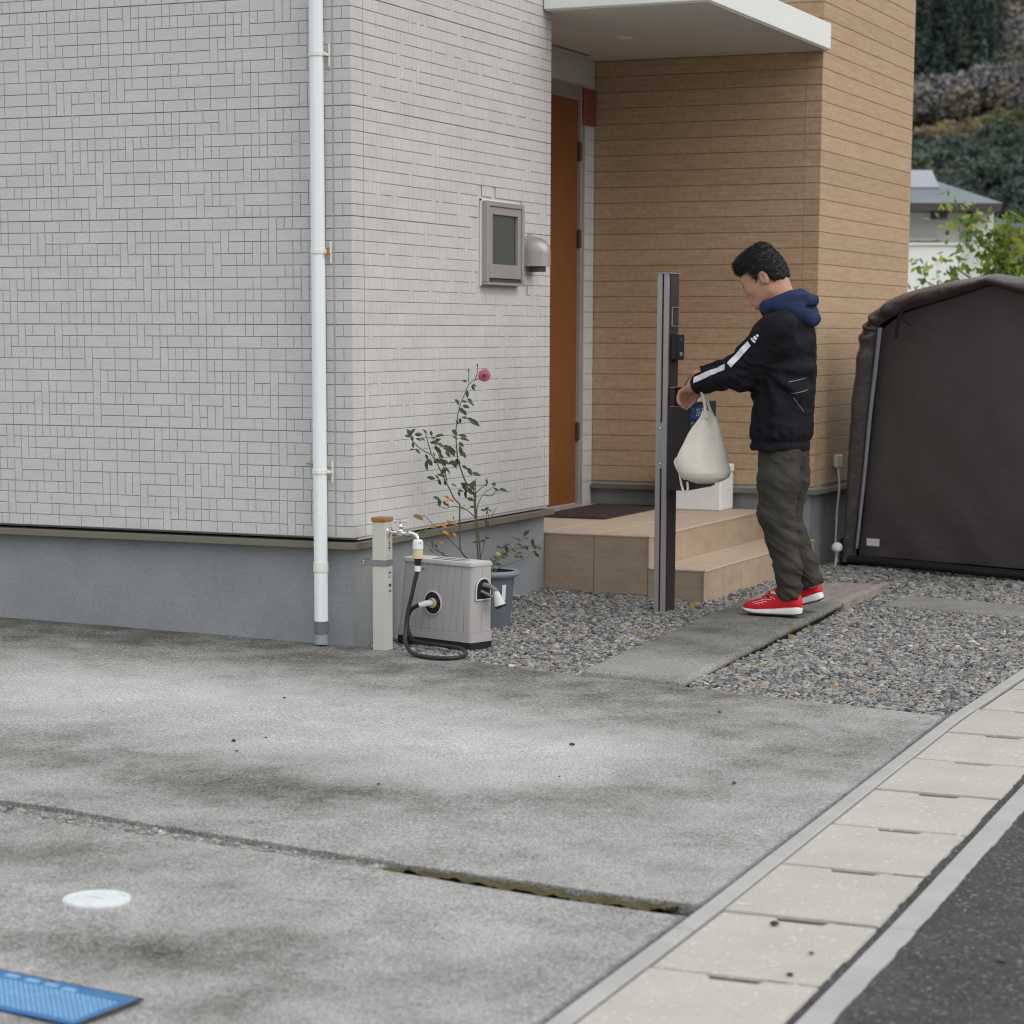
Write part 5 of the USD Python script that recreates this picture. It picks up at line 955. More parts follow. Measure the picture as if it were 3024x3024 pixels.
for tip in ([0.0, 11.34, 1.86], [0.16, 11.45, 1.72], [0.35, 11.5, 1.70], [0.5, 11.55, 1.80], [0.5, 11.5, 1.5], [0.33, 11.45, 1.38], [0.9, 11.9, 1.9], [1.2, 12.1, 1.6], [0.7, 12.2, 1.7], [0.9, 11.5, 1.35], [0.45, 11.75, 1.25], [-0.02, 11.27, 1.46], [-0.24, 11.16, 1.33], [1.1, 11.7, 1.0], [0.62, 11.62, 1.05], [0.4, 11.6, 1.1], [0.3, 11.5, 0.95]):
    tip = np.array(tip); b = base + np.array([0, 0, 1.0 + 0.3 * r3.random()]); pts = spline([b, (b + tip) / 2 + [0, 0, 0.12], tip], 12); tw_.append(tube(pts, np.linspace(0.022, 0.005, len(pts)), 6))
    for s in (pts[-1], pts[-4], pts[-7]): cen.append(s)
obj("trunk", cat(tube([base, base + [0, 0, 1.05]], [0.07, 0.05], 8), *tw_), "bark", CT, smooth=True)
cen = np.array(cen); lf = leaf_cloud(cen, 1500, 0.085, 3, 0.10); obj("crown", lf, "citrus0", CT)
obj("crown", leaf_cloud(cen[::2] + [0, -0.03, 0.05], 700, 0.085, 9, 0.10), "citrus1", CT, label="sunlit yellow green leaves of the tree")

# hill with woods
def hill_z(x, y):
    d = np.clip(y - 150, 0, None); return -0.7 + 0.215 * d * (1 - np.exp(-d / 60)) + 9 * (fbm(np.stack([x / 40, y / 40, 0 * x], -1), 4, 6) - 0.5) * np.clip(d / 60, 0, 1)
hv, hf = sheet(-330, 160, 140, 560, 7, hill_z)
MAT["hillside"] = M("hillside_scrub", (0.27, 0.205, 0.165), 0.95, 0.0, 0.09, tint=(0.15, 0.14, 0.085))
obj("hill", (hv, hf), "hillside", smooth=True, kind="structure")
def tree_proto(kind, seed):
    g = np.random.default_rng(seed)
    if kind == "conifer":
        n = 420; h = g.random(n) ** 0.8; a = g.uniform(0, 2 * np.pi, n); r = (1 - h) * 2.1 * np.sqrt(g.uniform(0.25, 1, n)) + 0.1; c = np.stack([r * np.cos(a), r * np.sin(a), 2.0 + h * 11.5], 1); L = 1.15
    else:
        n = 420; d = g.normal(0, 1, (n, 3)); d /= np.linalg.norm(d, axis=1, keepdims=True); c = d * (g.uniform(0.4, 1, n) ** 0.5)[:, None] * (3.0, 3.0, 2.4); c = c * (0.75 + 0.5 * noise(d * 2 + seed, seed))[:, None] + [0, 0, 4.4]; L = 0.95
    v, f = leaf_cloud(c, 1, L, seed, 0); m = len(c); d = g.normal(0, 1, (m, 3)); d /= np.linalg.norm(d, axis=1, keepdims=True); s = np.cross(d, g.normal(0, 1, (m, 3))); s /= np.linalg.norm(s, axis=1, keepdims=True)
    v = np.stack([c - d * L * 0.5, c + s * L * 0.35, c + d * L * 0.5, c - s * L * 0.35], 1).reshape(-1, 3); a = np.arange(m) * 4
    t = tube([(0, 0, -1), (0, 0, 9 if kind == "conifer" else 4)], [0.22, 0.08], 5)
    return cat((v, np.vstack([np.stack([a, a + 1, a + 2], 1), np.stack([a, a + 2, a + 3], 1)])), t)
def wood_mat(name, cols):
    return usdkit.material(stage, "/World/Looks/" + name, {"oi": ("object_info", {}), "r": ("rgb_ramp", {"ramp": cols}), "geo": ("geometry", {}), "n": ("noise_texture", {"scale": 0.5, "detail": 3.0}), "m": ("rgb_ramp", {"ramp": [(0.3, (0.6, 0.6, 0.6)), (0.7, (1.35, 1.35, 1.35))]}), "x": ("mix_color", {"blend_type": "multiply", "fac": 1.0, "use_clamp": False}), "p": ("principled_bsdf", {"roughness": 0.8, "specular_ior_level": 0.2})},
        [("oi.random", "r.fac"), ("geo.position", "n.vector"), ("n.fac", "m.fac"), ("r.color", "x.a"), ("m.color", "x.b"), ("x.result", "p.base_color")], surface="p.BSDF")
MAT["conifers"] = wood_mat("conifer_foliage", [(0.0, (0.050, 0.078, 0.070)), (0.6, (0.075, 0.105, 0.088)), (1.0, (0.11, 0.13, 0.09))])
MAT["scrub"] = wood_mat("scrub_foliage", [(0.0, (0.10, 0.11, 0.05)), (0.3, (0.20, 0.155, 0.12)), (0.6, (0.26, 0.20, 0.165)), (0.8, (0.22, 0.21, 0.07)), (1.0, (0.09, 0.10, 0.055))])
MAT["bare"] = wood_mat("bare_twigs", [(0.0, (0.13, 0.13, 0.135)), (0.5, (0.20, 0.195, 0.205)), (0.8, (0.21, 0.195, 0.14)), (1.0, (0.10, 0.115, 0.09))])
def forest(name, kinds, m_, pts, scale, label):
    path = numbered("/World", name); pi = UsdGeom.PointInstancer.Define(stage, path); ps = []
    for k_, kd in enumerate(kinds):
        pp = f"{path}/tree_{k_:03d}" if k_ else f"{path}/tree"; usdkit.mesh(stage, pp, tree_proto(kd, 11 + k_ * 5), MAT[m_]); ps.append(Sdf.Path(pp))
    pi.CreatePrototypesRel().SetTargets(ps); n = len(pts); pi.CreateProtoIndicesAttr(Vt.IntArray.FromNumpy(nr.integers(0, len(ps), n).astype(np.int32))); pi.CreatePositionsAttr(Vt.Vec3fArray.FromNumpy(pts.astype(np.float32)))
    pi.CreateScalesAttr(Vt.Vec3fArray.FromNumpy((np.repeat(scale[:, None], 3, 1)).astype(np.float32))); a = nr.uniform(0, np.pi, n)
    pi.CreateOrientationsAttr(Vt.QuathArray([Gf.Quath(float(math.cos(t)), 0.0, 0.0, float(math.sin(t))) for t in a])); tag(pi.GetPrim(), label, "woodland", kind="stuff")
# conifer plantation high on the slope, mixed scrub below and to its right
n = 5200; yy = nr.uniform(175, 520, n); cx = 4.6 - (yy + 8.9) * 0.205; xx = cx + nr.uniform(-0.13, 0.07, n) * yy
lat = (xx - 4.6) / (yy + 8.9); high = yy > 318
con = (yy > 312) & ((lat < -0.2165 + 0.002 * np.sin(yy)) | (yy > 440))
forest("conifer_wood", ("conifer", "conifer", "conifer"), "conifers", np.stack([xx, yy, hill_z(xx, yy)], 1)[con], nr.uniform(0.75, 1.25, con.sum()), "dark conifer plantation high on the hillside at the upper right")
scr = ~con & (yy > 262) & (yy < 330) & (nr.random(n) < 0.55); grey = ~con & (yy >= 300) & (nr.random(n) < 0.9); grn = ~con & (yy < 264) & (yy > 228) & (nr.random(n) < 0.8)
P3 = np.stack([xx, yy, hill_z(xx, yy)], 1)
forest("scrub", ("broad", "broad"), "scrub", P3[scr], nr.uniform(0.16, 0.40, scr.sum()), "brown and yellow green scrub on the open middle slope of the hill")
forest("bare_wood", ("broad", "broad", "broad"), "bare", P3[grey], nr.uniform(0.55, 1.0, grey.sum()), "grey leafless wood on the hill right of the dark conifers")
forest("green_wood", ("broad", "broad"), "conifers", P3[grn], nr.uniform(0.35, 0.65, grn.sum()), "dark green trees at the foot of the hill above the neighbour's roof")

# ================================================================== the man at the mailbox
def surface_nets(F, lo, h):
    s = F < 0; nx, ny, nz = F.shape
    corners = [(a, b, c) for a in (0, 1) for b in (0, 1) for c in (0, 1)]
    cs = np.stack([s[a:nx - 1 + a, b:ny - 1 + b, c:nz - 1 + c] for a, b, c in corners]); act = cs.any(0) & ~cs.all(0)
    I = np.argwhere(act); idx = np.full(act.shape, -1, np.int64); idx[act] = np.arange(len(I))
    acc, cnt = np.zeros((len(I), 3)), np.zeros(len(I))
    for a in corners:
        for k in range(3):
            if a[k]: continue
            b = list(a); b[k] = 1; f0, f1 = F[I[:, 0] + a[0], I[:, 1] + a[1], I[:, 2] + a[2]], F[I[:, 0] + b[0], I[:, 1] + b[1], I[:, 2] + b[2]]
            m = (f0 < 0) != (f1 < 0); t = np.where(m, f0 / np.where(m, f0 - f1, 1), 0); p = np.repeat(np.array(a, float)[None], len(I), 0); p[:, k] += t; acc[m] += p[m]; cnt[m] += 1
    V = lo + h * (I + acc / cnt[:, None]); faces = []
    for k in range(3):
        u, w = (k + 1) % 3, (k + 2) % 3; sl0, sl1 = [slice(1, -1)] * 3, [slice(1, -1)] * 3
        sl0[k], sl1[k] = slice(0, -1), slice(1, None); a, b = s[tuple(sl0)], s[tuple(sl1)]; E_ = np.argwhere(a != b)
        off = np.array([1, 1, 1]); off[k] = 0; E_ = E_ + off; fl = s[E_[:, 0], E_[:, 1], E_[:, 2]]
        du, dw = np.zeros(3, int), np.zeros(3, int); du[u] = 1; dw[w] = 1
        g = lambda e: idx[e[:, 0], e[:, 1], e[:, 2]]
        q = np.stack([g(E_ - du - dw), g(E_ - dw), g(E_), g(E_ - du)], 1); q[~fl] = q[~fl][:, ::-1]; faces.append(q)
    q = np.vstack(faces); q = q[(q >= 0).all(1)]
    return V, np.vstack([q[:, [0, 1, 2]], q[:, [0, 2, 3]]])

def field(fn, lo, hi, h):
    ax_ = [np.arange(l, u + h, h) for l, u in zip(lo, hi)]; G = np.stack(np.meshgrid(*ax_, indexing="ij"), -1); sh = G.shape[:3]
    return surface_nets(fn(G.reshape(-1, 3)).reshape(sh), np.array(lo, float), h)
def smin(a, b, k):
    t = np.clip(0.5 + 0.5 * (b - a) / k, 0, 1); return b * (1 - t) + a * t - k * t * (1 - t)
def cap(P, a, b, ra, rb):
    a, b = np.array(a, float), np.array(b, float); d = b - a; t = np.clip(((P - a) @ d) / (d @ d), 0, 1); return np.linalg.norm(P - a - t[:, None] * d, axis=1) - (ra + (rb - ra) * t)
def ell(P, c, r, R=None):
    p = P - np.array(c, float)
    if R is not None: p = p @ R
    r = np.array(r, float); k0 = np.linalg.norm(p / r, axis=1); k1 = np.linalg.norm(p / r ** 2, axis=1); return k0 * (k0 - 1) / np.maximum(k1, 1e-9)
def column(P, zs, cx, cy, a, b):
    z = P[:, 2]; X, Y, A_, B_ = (np.interp(z, zs, v) for v in (cx, cy, a, b)); m = np.minimum(A_, B_)
    return (np.sqrt(((P[:, 0] - X) / A_) ** 2 + ((P[:, 1] - Y) / B_) ** 2) - 1) * m
def wr(P, s, seed, st=(1, 1, 1)):                                   # cloth creases: ridged noise
    n_ = noise(P * np.array(st) * s, seed) * 0.65 + noise(P * np.array(st) * s * 2.1, seed + 7) * 0.35; return 1 - np.abs(2 * n_ - 1)

MAT["skin"] = M("skin", (0.46, 0.255, 0.175), 0.5, 0.07, 18, bump=0.15, bscale=150, spec=0.35)
MAT["hair"] = M("black_hair", (0.0045, 0.0045, 0.006), 0.55, 0.2, 60, bump=0.6, bscale=240, stretch=(1, 1, 0.4), dist=0.004)
MAT["jacket"] = M("black_jacket", (0.010, 0.010, 0.0135), 0.75, 0.15, 12, bump=0.35, bscale=55, dist=0.003, spec=0.12)
MAT["jacket_seam"] = M("reflective_seam", (0.16, 0.16, 0.18), 0.5, 0.05, 20)
MAT["navy"] = M("navy_hood", (0.022, 0.032, 0.085), 0.85, 0.15, 14, spec=0.15, bump=0.3, bscale=120)
MAT["trouser"] = M("olive_grey_trousers", (0.040, 0.037, 0.030), 0.7, 0.15, 10, bump=0.4, bscale=60, dist=0.006, spec=0.25)
MAT["stripe"] = M("white_stripe", (0.70, 0.71, 0.76), 0.5, 0.03, 9)
MAT["shoe_red"] = M("red_knit", (0.56, 0.010, 0.018), 0.6, 0.12, 60, bump=0.2, bscale=300)
MAT["sole_white"] = M("white_sole", (0.70, 0.69, 0.69), 0.5, 0.04, 20)
MAT["eye_dark"] = M("dark_eye", (0.015, 0.012, 0.010), 0.2, 0.1, 9)
MAT["lip"] = M("lips", (0.40, 0.17, 0.13), 0.5, 0.05, 20)
PE = thing("person", "man in a black hooded jacket with a white sleeve stripe reaching into the mailbox", "person", (1.44, 1.64, -0.424))
CY = 1.645
# --- body: head, neck and arms, torso and legs under the clothes, as one surface
HO = np.array([1.300, CY, 1.135]); hf = np.array([-0.85, 0, -0.527]); hu = np.array([-0.527, 0, 0.85]); hs = np.array([0.0, -1.0, 0.0])
RH = np.stack([hf, hs, hu], 1)
def hp(f, s, u): return HO + RH @ np.array([f, s, u], float)
WR_L, EL_L, SH_L = np.array([0.985, 1.605, 0.637]), np.array([1.262, 1.435, 0.708]), np.array([1.435, 1.440, 0.895])
WR_R, EL_R, SH_R = np.array([0.925, 1.775, 0.668]), np.array([1.235, 1.865, 0.735]), np.array([1.395, 1.835, 0.885])
def finger(P, pts, r0, r1):
    d = 1e9; n = len(pts) - 1
    for i in range(n): d = np.minimum(d, cap(P, pts[i], pts[i + 1], r0 + (r1 - r0) * i / n, r0 + (r1 - r0) * (i + 1) / n))
    return d
def hand(P, W, fwd, side, dn):
    """Hand from the wrist: fwd along the palm, side towards the thumb, dn the palm's normal (down)."""
    q = lambda f, s, n: W + fwd * f + side * s + dn * n
    d = smin(cap(P, q(-0.03, 0, 0), q(0.02, 0, 0), 0.026, 0.024), cap(P, q(0.02, 0.0, 0), q(0.052, 0.012, 0.0), 0.022, 0.019), 0.02)
    for s in (-0.026, -0.009, 0.009, 0.026): d = smin(d, cap(P, q(0.025, s * 0.7, 0), q(0.082, s, 0.002), 0.0155, 0.0118), 0.010)
    for s, L, c in ((0.027, 0.92, 0.0), (0.009, 1.05, 0.002), (-0.010, 0.98, 0.003), (-0.028, 0.78, 0.006)):
        k0 = q(0.082, s, 0.002); k1 = q(0.082 + 0.024 * L, s * 1.05, 0.026 * L + c); k2 = q(0.082 + 0.027 * L, s * 1.02, 0.052 * L + c); k3 = q(0.082 + 0.014 * L, s, 0.072 * L + c)
        d = smin(d, finger(P, [k0, k1, k2, k3], 0.0105, 0.0078), 0.004)
    d = smin(d, finger(P, [q(0.022, 0.026, 0.006), q(0.048, 0.047, 0.022), q(0.072, 0.046, 0.042), q(0.088, 0.034, 0.056)], 0.0135, 0.0085), 0.008)
    return d
fl_ = np.array([-0.80, 0.42, -0.42]); fl_ /= np.linalg.norm(fl_); dn_l = np.array([-0.42, 0.10, -0.90]); dn_l -= fl_ * (dn_l @ fl_); dn_l /= np.linalg.norm(dn_l); sd_l = np.cross(fl_, dn_l)
if sd_l[1] < 0: sd_l = -sd_l
fr_ = np.array([-0.45, 0.75, -0.45]); fr_ /= np.linalg.norm(fr_); dn_r = np.array([-0.3, 0.1, -0.95]); dn_r -= fr_ * (dn_r @ fr_); dn_r /= np.linalg.norm(dn_r); sd_r = np.cross(dn_r, fr_)
def head_sdf(P):
    d = ell(P, hp(-0.010, 0, 0.030), (0.098, 0.074, 0.100), RH)                     # skull
    d = smin(d, ell(P, hp(0.032, 0, -0.030), (0.076, 0.066, 0.088), RH), 0.03)        # face
    d = smin(d, ell(P, hp(0.080, 0, -0.092), (0.030, 0.032, 0.027), RH), 0.028)       # chin
    d = smin(d, cap(P, hp(-0.010, 0.050, -0.070), hp(0.060, 0.022, -0.096), 0.018, 0.016), 0.03)
    d = smin(d, cap(P, hp(-0.010, -0.050, -0.070), hp(0.060, -0.022, -0.096), 0.018, 0.016), 0.03)
    d = smin(d, cap(P, hp(0.078, -0.034, 0.034), hp(0.078, 0.034, 0.034), 0.020, 0.020), 0.022)   # brow
    for s in (-1, 1):
        d = smin(d, ell(P, hp(0.062, s * 0.040, -0.018), (0.030, 0.022, 0.024), RH), 0.022)       # cheek
        d = np.maximum(d, -(ell(P, hp(0.108, s * 0.032, 0.010), (0.020, 0.017, 0.011), RH)))      # eye socket
        d = smin(d, ell(P, hp(0.083, s * 0.031, 0.010), (0.014, 0.013, 0.012), RH), 0.006)
        e = ell(P, hp(-0.022, s * 0.079, -0.012), (0.020, 0.010, 0.034), RH); e = np.maximum(e, -ell(P, hp(-0.016, s * 0.088, -0.008), (0.011, 0.008, 0.021), RH)); d = smin(d, e, 0.006)
    d = smin(d, cap(P, hp(0.098, 0, 0.018), hp(0.118, 0, -0.024), 0.0085, 0.0115), 0.014)          # nose
    for s in (-1, 1): d = smin(d, ell(P, hp(0.105, s * 0.013, -0.031), (0.012, 0.009, 0.009), RH), 0.007)
    d = smin(d, cap(P, hp(0.098, -0.020, -0.056), hp(0.098, 0.020, -0.056), 0.0115, 0.0115), 0.012)
    d = smin(d, cap(P, hp(0.098, -0.018, -0.073), hp(0.098, 0.018, -0.073), 0.0115, 0.0115), 0.010)
    d = np.maximum(d, -cap(P, hp(0.113, -0.024, -0.0645), hp(0.113, 0.024, -0.0645), 0.0032, 0.0030))
    d = smin(d, cap(P, hp(-0.040, 0, -0.060), np.array([1.425, CY, 0.95]), 0.058, 0.064), 0.03)   # neck
    return d
v1 = field(head_sdf, (1.13, 1.53, 0.90), (1.50, 1.76, 1.29), 0.0042)
def arm_sdf(P):
    d = smin(hand(P, WR_L, fl_, sd_l, dn_l), cap(P, EL_L, WR_L, 0.040, 0.026), 0.02); return d
def arm_sdf_r(P): return smin(hand(P, WR_R, fr_, sd_r, dn_r), cap(P, EL_R, WR_R, 0.040, 0.026), 0.02)
lo_, hi_ = np.minimum(WR_L, EL_L) - 0.14, np.maximum(WR_L, EL_L) + 0.14
v2 = field(arm_sdf, (0.80, 1.38, 0.50), (1.31, 1.76, 0.77), 0.0036)
v3 = field(arm_sdf_r, (0.78, 1.70, 0.53), (1.29, 1.92, 0.79), 0.0055)
def trunk_sdf(P):
    d = column(P, [0.30, 0.5, 0.75, 0.92], [1.405, 1.41, 1.41, 1.42], [CY] * 4, [0.075, 0.08, 0.09, 0.07], [0.13, 0.13, 0.16, 0.15]); d = np.maximum(d, np.maximum(0.30 - P[:, 2], P[:, 2] - 0.955))
    for a, b in ((SH_L, EL_L), (SH_R, EL_R)): d = smin(d, cap(P, a, b, 0.05, 0.04), 0.03)
    d = smin(d, cap(P, (1.425, CY, 0.96), (1.42, CY, 0.88), 0.06, 0.06), 0.03)
    for L in LEGS: 
        for i in range(len(L) - 1): d = smin(d, cap(P, L[i][:3], L[i + 1][:3], L[i][3] * 0.72, L[i + 1][3] * 0.72), 0.02)
    return d
LEGS = [[(1.415, 1.560, 0.34, 0.090), (1.418, 1.552, 0.20, 0.092), (1.412, 1.55, 0.05, 0.080), (1.446, 1.55, -0.08, 0.067), (1.474, 1.55, -0.20, 0.058), (1.486, 1.55, -0.335, 0.052)],
        [(1.415, 1.735, 0.34, 0.090), (1.410, 1.745, 0.20, 0.092), (1.385, 1.75, 0.04, 0.080), (1.440, 1.755, -0.10, 0.066), (1.490, 1.757, -0.20, 0.057), (1.528, 1.758, -0.290, 0.052)]]
v4 = field(trunk_sdf, (1.20, 1.36, -0.42), (1.62, 1.95, 1.02), 0.011)
obj("body", cat(*[(a, b) for a, b in (v4, v1, v2, v3)]), "skin", PE, smooth=True)
# face details
for s in (-1, 1):
    obj("eye", trimesh.Trimesh(*[(lambda m: (m.vertices * 0.0095 + hp(0.0905, s * 0.031, 0.010), m.faces))(trimesh.creation.icosphere(2))][0]), "eye_dark", PE, smooth=True)
    obj("eyebrow", tube(spline([hp(0.0955, s * 0.014, 0.034), hp(0.098, s * 0.030, 0.040), hp(0.078, s * 0.052, 0.034)], 10), np.linspace(0.0045, 0.002, 11), 6), "hair", PE, smooth=True)
obj("lips", cat(tube(spline([hp(0.101, -0.024, -0.0630), hp(0.1085, 0, -0.0575), hp(0.101, 0.024, -0.0630)], 10), np.r_[np.linspace(0.001, 0.0042, 6), np.linspace(0.0042, 0.001, 5)], 6), tube(spline([hp(0.101, -0.022, -0.0665), hp(0.1085, 0, -0.0735), hp(0.101, 0.022, -0.0665)], 10), np.r_[np.linspace(0.001, 0.005, 6), np.linspace(0.005, 0.001, 5)], 6)), "lip", PE, smooth=True)
# hair: short, cut round the ears, longer on top
def hair_sdf(P):
    q = (P - HO) @ RH; f, s, u = q[:, 0], np.abs(q[:, 1]), q[:, 2]
    d = ell(P, hp(-0.010, 0, 0.040), (0.106, 0.085, 0.106), RH); d = smin(d, ell(P, hp(-0.052, 0, -0.01), (0.064, 0.073, 0.070), RH), 0.03); d = smin(d, ell(P, hp(0.042, 0, 0.100), (0.058, 0.056, 0.046), RH), 0.025); d = smin(d, ell(P, hp(-0.045, 0, 0.105), (0.055, 0.058, 0.045), RH), 0.02)
    tuft = (noise(np.stack([f * 55, s * 90, u * 55], 1), 3) - 0.5) * 0.010 + (noise(np.stack([f * 140, s * 190, u * 120], 1), 5) - 0.5) * 0.006
    d = d - tuft
    line = np.interp(f, [-0.15, -0.085, -0.055, -0.040, -0.012, 0.002, 0.020, 0.028, 0.060, 0.082, 0.12], [-0.075, -0.088, -0.075, 0.022, 0.026, 0.010, -0.012, 0.052, 0.062, 0.074, 0.10])   # lower edge: nape, ear arch, sideburn, temple, fringe
    line = line + (noise(np.stack([f * 120, q[:, 1] * 120, 0 * f], 1), 8) - 0.5) * 0.012 - np.where(f > 0.05, (0.075 - s) * 0.10, 0)
    return np.maximum(d, (line - u) * 0.8)
hm = trimesh.Trimesh(*field(hair_sdf, (1.12, 1.54, 1.02), (1.46, 1.75, 1.33), 0.0042), process=False)
hpth = obj("hair", hm, "hair", PE, smooth=True)
g_ = np.random.default_rng(3); hq, hfi = trimesh.sample.sample_surface(hm, 5200, seed=3); hn = hm.face_normals[hfi]; ql = (hq - HO) @ RH
okh = (hn @ hf * 0.2 + hn @ hu > -0.55); hq, hn, ql = hq[okh], hn[okh], ql[okh]
grow = hn * 0.55 + np.outer(np.clip(ql[:, 2] * 6, -0.5, 0.8), hu) * 0.5 + hf * 0.35 - np.outer(np.clip(0.03 - ql[:, 2], 0, 0.1) * 8, hu) + g_.normal(0, 0.22, hn.shape); grow /= np.linalg.norm(grow, axis=1, keepdims=True)
ln = np.clip(0.011 + 0.09 * np.clip(ql[:, 2], 0, 0.12), 0.005, 0.012) * g_.uniform(0.7, 1.25, len(hq))
cp_ = np.stack([hq - hn * 0.002, hq + grow * (ln * 0.5)[:, None], hq + grow * ln[:, None] + hf * (ln * 0.25)[:, None]], 1).reshape(-1, 3) - LOC[PE]
bc = UsdGeom.BasisCurves.Define(stage, hpth + "/hair_strands"); bc.CreateTypeAttr("linear"); bc.CreateCurveVertexCountsAttr(Vt.IntArray.FromNumpy(np.full(len(hq), 3, np.int32))); bc.CreatePointsAttr(Vt.Vec3fArray.FromNumpy(cp_.astype(np.float32)))
bc.CreateWidthsAttr(Vt.FloatArray.FromNumpy(np.tile([0.0022, 0.0017, 0.0004], len(hq)).astype(np.float32))); bc.SetWidthsInterpolation("vertex"); UsdShade.MaterialBindingAPI.Apply(bc.GetPrim()).Bind(MAT["hair"])
# jacket
TZ = [0.33, 0.36, 0.42, 0.55, 0.70, 0.82, 0.90, 0.96, 1.01, 1.05]
def jacket_sdf(P):
    d = column(P, TZ, [1.395, 1.395, 1.402, 1.404, 1.410, 1.412, 1.414, 1.415, 1.412, 1.410], [CY] * 10, [0.124, 0.128, 0.134, 0.136, 0.137, 0.134, 0.122, 0.100, 0.080, 0.070], [0.195, 0.200, 0.208, 0.205, 0.205, 0.200, 0.185, 0.150, 0.095, 0.080])
    d = np.maximum(d, np.maximum(0.345 - P[:, 2], P[:, 2] - 1.015))
    arms = np.full(len(P), 1e9)
    for S_, E_, W_, o in ((SH_L, EL_L, WR_L, 0.0), (SH_R, EL_R, WR_R, 1.7)):
        a = smin(cap(P, S_, E_, 0.088, 0.078), cap(P, E_, W_ + (E_ - W_) * 0.13, 0.076, 0.046), 0.03)
        t = np.clip(((P - W_) @ (E_ - W_)) / ((E_ - W_) @ (E_ - W_)), -0.2, 1.4)
        a = a - 0.004 * np.sin(t * 19 + o + 22 * P[:, 2] + 6 * noise(P * 9, 4)) * np.clip(1.1 - np.abs(t - 0.75), 0, 1) - 0.005 * (wr(P @ np.array([[0.6, 0, 0.8], [0, 1, 0], [-0.8, 0, 0.6]]), 13, 2, (1, 1, 2.2)) - 0.5)
        a = np.maximum(a, (P - (W_ + (E_ - W_) * 0.11)) @ ((W_ - E_) / np.linalg.norm(W_ - E_)))
        arms = np.minimum(arms, a)
    d = smin(d, arms, 0.055)
    z = P[:, 2]
    c1 = wr(P @ np.array([[0.87, 0, 0.5], [0, 1, 0], [-0.5, 0, 0.87]]), 7.0, 3, (0.7, 0.7, 2.2)); c2 = wr(P, 15.0, 9, (1, 1, 1.2))
    d = d - 0.008 * (c1 ** 2 - 0.4) - 0.0035 * (c2 ** 2 - 0.4)
    # big folds fanning from the armpit over the back, and a drawn-in hem
    r_ = np.hypot(P[:, 0] - 1.36, z - 0.72); th = np.arctan2(z - 0.72, P[:, 0] - 1.36); d = d - 0.008 * np.sin(th * 11 + r_ * 9) * np.exp(-((r_ - 0.19) / 0.11) ** 2) * (P[:, 1] < CY)
    hem = np.exp(-((z - 0.385) / 0.012) ** 2); d = d + 0.008 * hem - 0.004 * np.sin(np.arctan2(P[:, 1] - CY, P[:, 0] - 1.39) * 26) * np.exp(-((z - 0.415) / 0.03) ** 2)
    return d
jv, jf = field(jacket_sdf, (0.92, 1.28, 0.32), (1.64, 2.01, 1.06), 0.0060)
jp = obj("jacket", (jv, jf), "jacket", PE, smooth=True, label="black zip jacket")
jm = trimesh.Trimesh(jv, jf, process=False)
def patch(name, o, normal, tests, m_, lift=0.0016):
    """Part of the jacket surface cut out by planes and lifted clear of it: print on cloth."""
    s = jm.copy()
    keep = (jm.face_normals @ np.array(normal, float) > 0.05) & (np.linalg.norm(jm.triangles_center - o, axis=1) < 0.5)
    s = jm.submesh([np.nonzero(keep)[0]], append=True, repair=False)
    for p_, n_ in tests: 
        s = trimesh.intersections.slice_mesh_plane(s, n_, p_)
        if len(s.faces) == 0: return
    nv = s.vertex_normals; s.vertices = s.vertices + nv * lift; obj(name, s, m_, jp, smooth=True)
cdir = np.array([0.32, -0.94, 0.10])
def seg(a, b, wdt, up_):
    a, b = np.array(a), np.array(b); t = (b - a) / np.linalg.norm(b - a); n_ = np.array(up_, float); n_ = n_ - t * (n_ @ t); n_ /= np.linalg.norm(n_); return [(a, t), (b, -t), (a - n_ * wdt / 2, n_), (a + n_ * wdt / 2, -n_)]
C = lambda P_, off: np.array(P_, float) + np.array(off, float)
ua = (EL_L - SH_L) / np.linalg.norm(EL_L - SH_L); fa = (WR_L - EL_L) / np.linalg.norm(WR_L - EL_L)
upn = np.array([-0.62, -0.1, 0.78])
u_off = np.array([-0.035, -0.05, 0.026]); f_off = np.array([-0.02, -0.05, 0.030])
patch("sleeve_stripe", EL_L, cdir, seg(C(SH_L + ua * 0.115, u_off), C(EL_L - ua * 0.005, u_off), 0.029, upn), "stripe")
patch("sleeve_stripe", EL_L, cdir + [0, 0, 0.4], seg(C(EL_L + fa * 0.040, f_off), C(WR_L - fa * 0.045, f_off * 0.55), 0.029, (-0.1, 0, 1)), "stripe")
for k, (w, a0) in enumerate(((0.011, 0.050), (0.018, 0.064), (0.026, 0.078))):
    patch("sleeve_logo", SH_L, cdir, seg(C(SH_L + ua * (a0 + 0.008), u_off * 0.9), C(SH_L + ua * (a0 + 0.018), u_off * 0.9), w, upn), "stripe")
for e0, e1 in (((1.475, 1.47, 0.662), (1.556, 1.56, 0.676)), ((1.490, 1.48, 0.610), (1.556, 1.56, 0.622)), ((1.500, 1.49, 0.590), (1.545, 1.54, 0.520))):
    patch("back_seam", EL_L + [0.2, 0, 0], (0.45, -0.89, 0), seg(e0, e1, 0.0035, (0.2, 0, 1)), "jacket_seam", 0.0025)
obj("collar", field(lambda P: np.maximum(np.abs(column(P, [0.93, 1.05], [1.405, 1.385], [CY, CY], [0.092, 0.078], [0.105, 0.085])) - 0.008, np.maximum(0.94 - P[:, 2], P[:, 2] - (1.025 + 0.28 * (P[:, 0] - 1.40)))), (1.27, 1.50, 0.92), (1.53, 1.79, 1.08), 0.006), "jacket", PE, smooth=True)
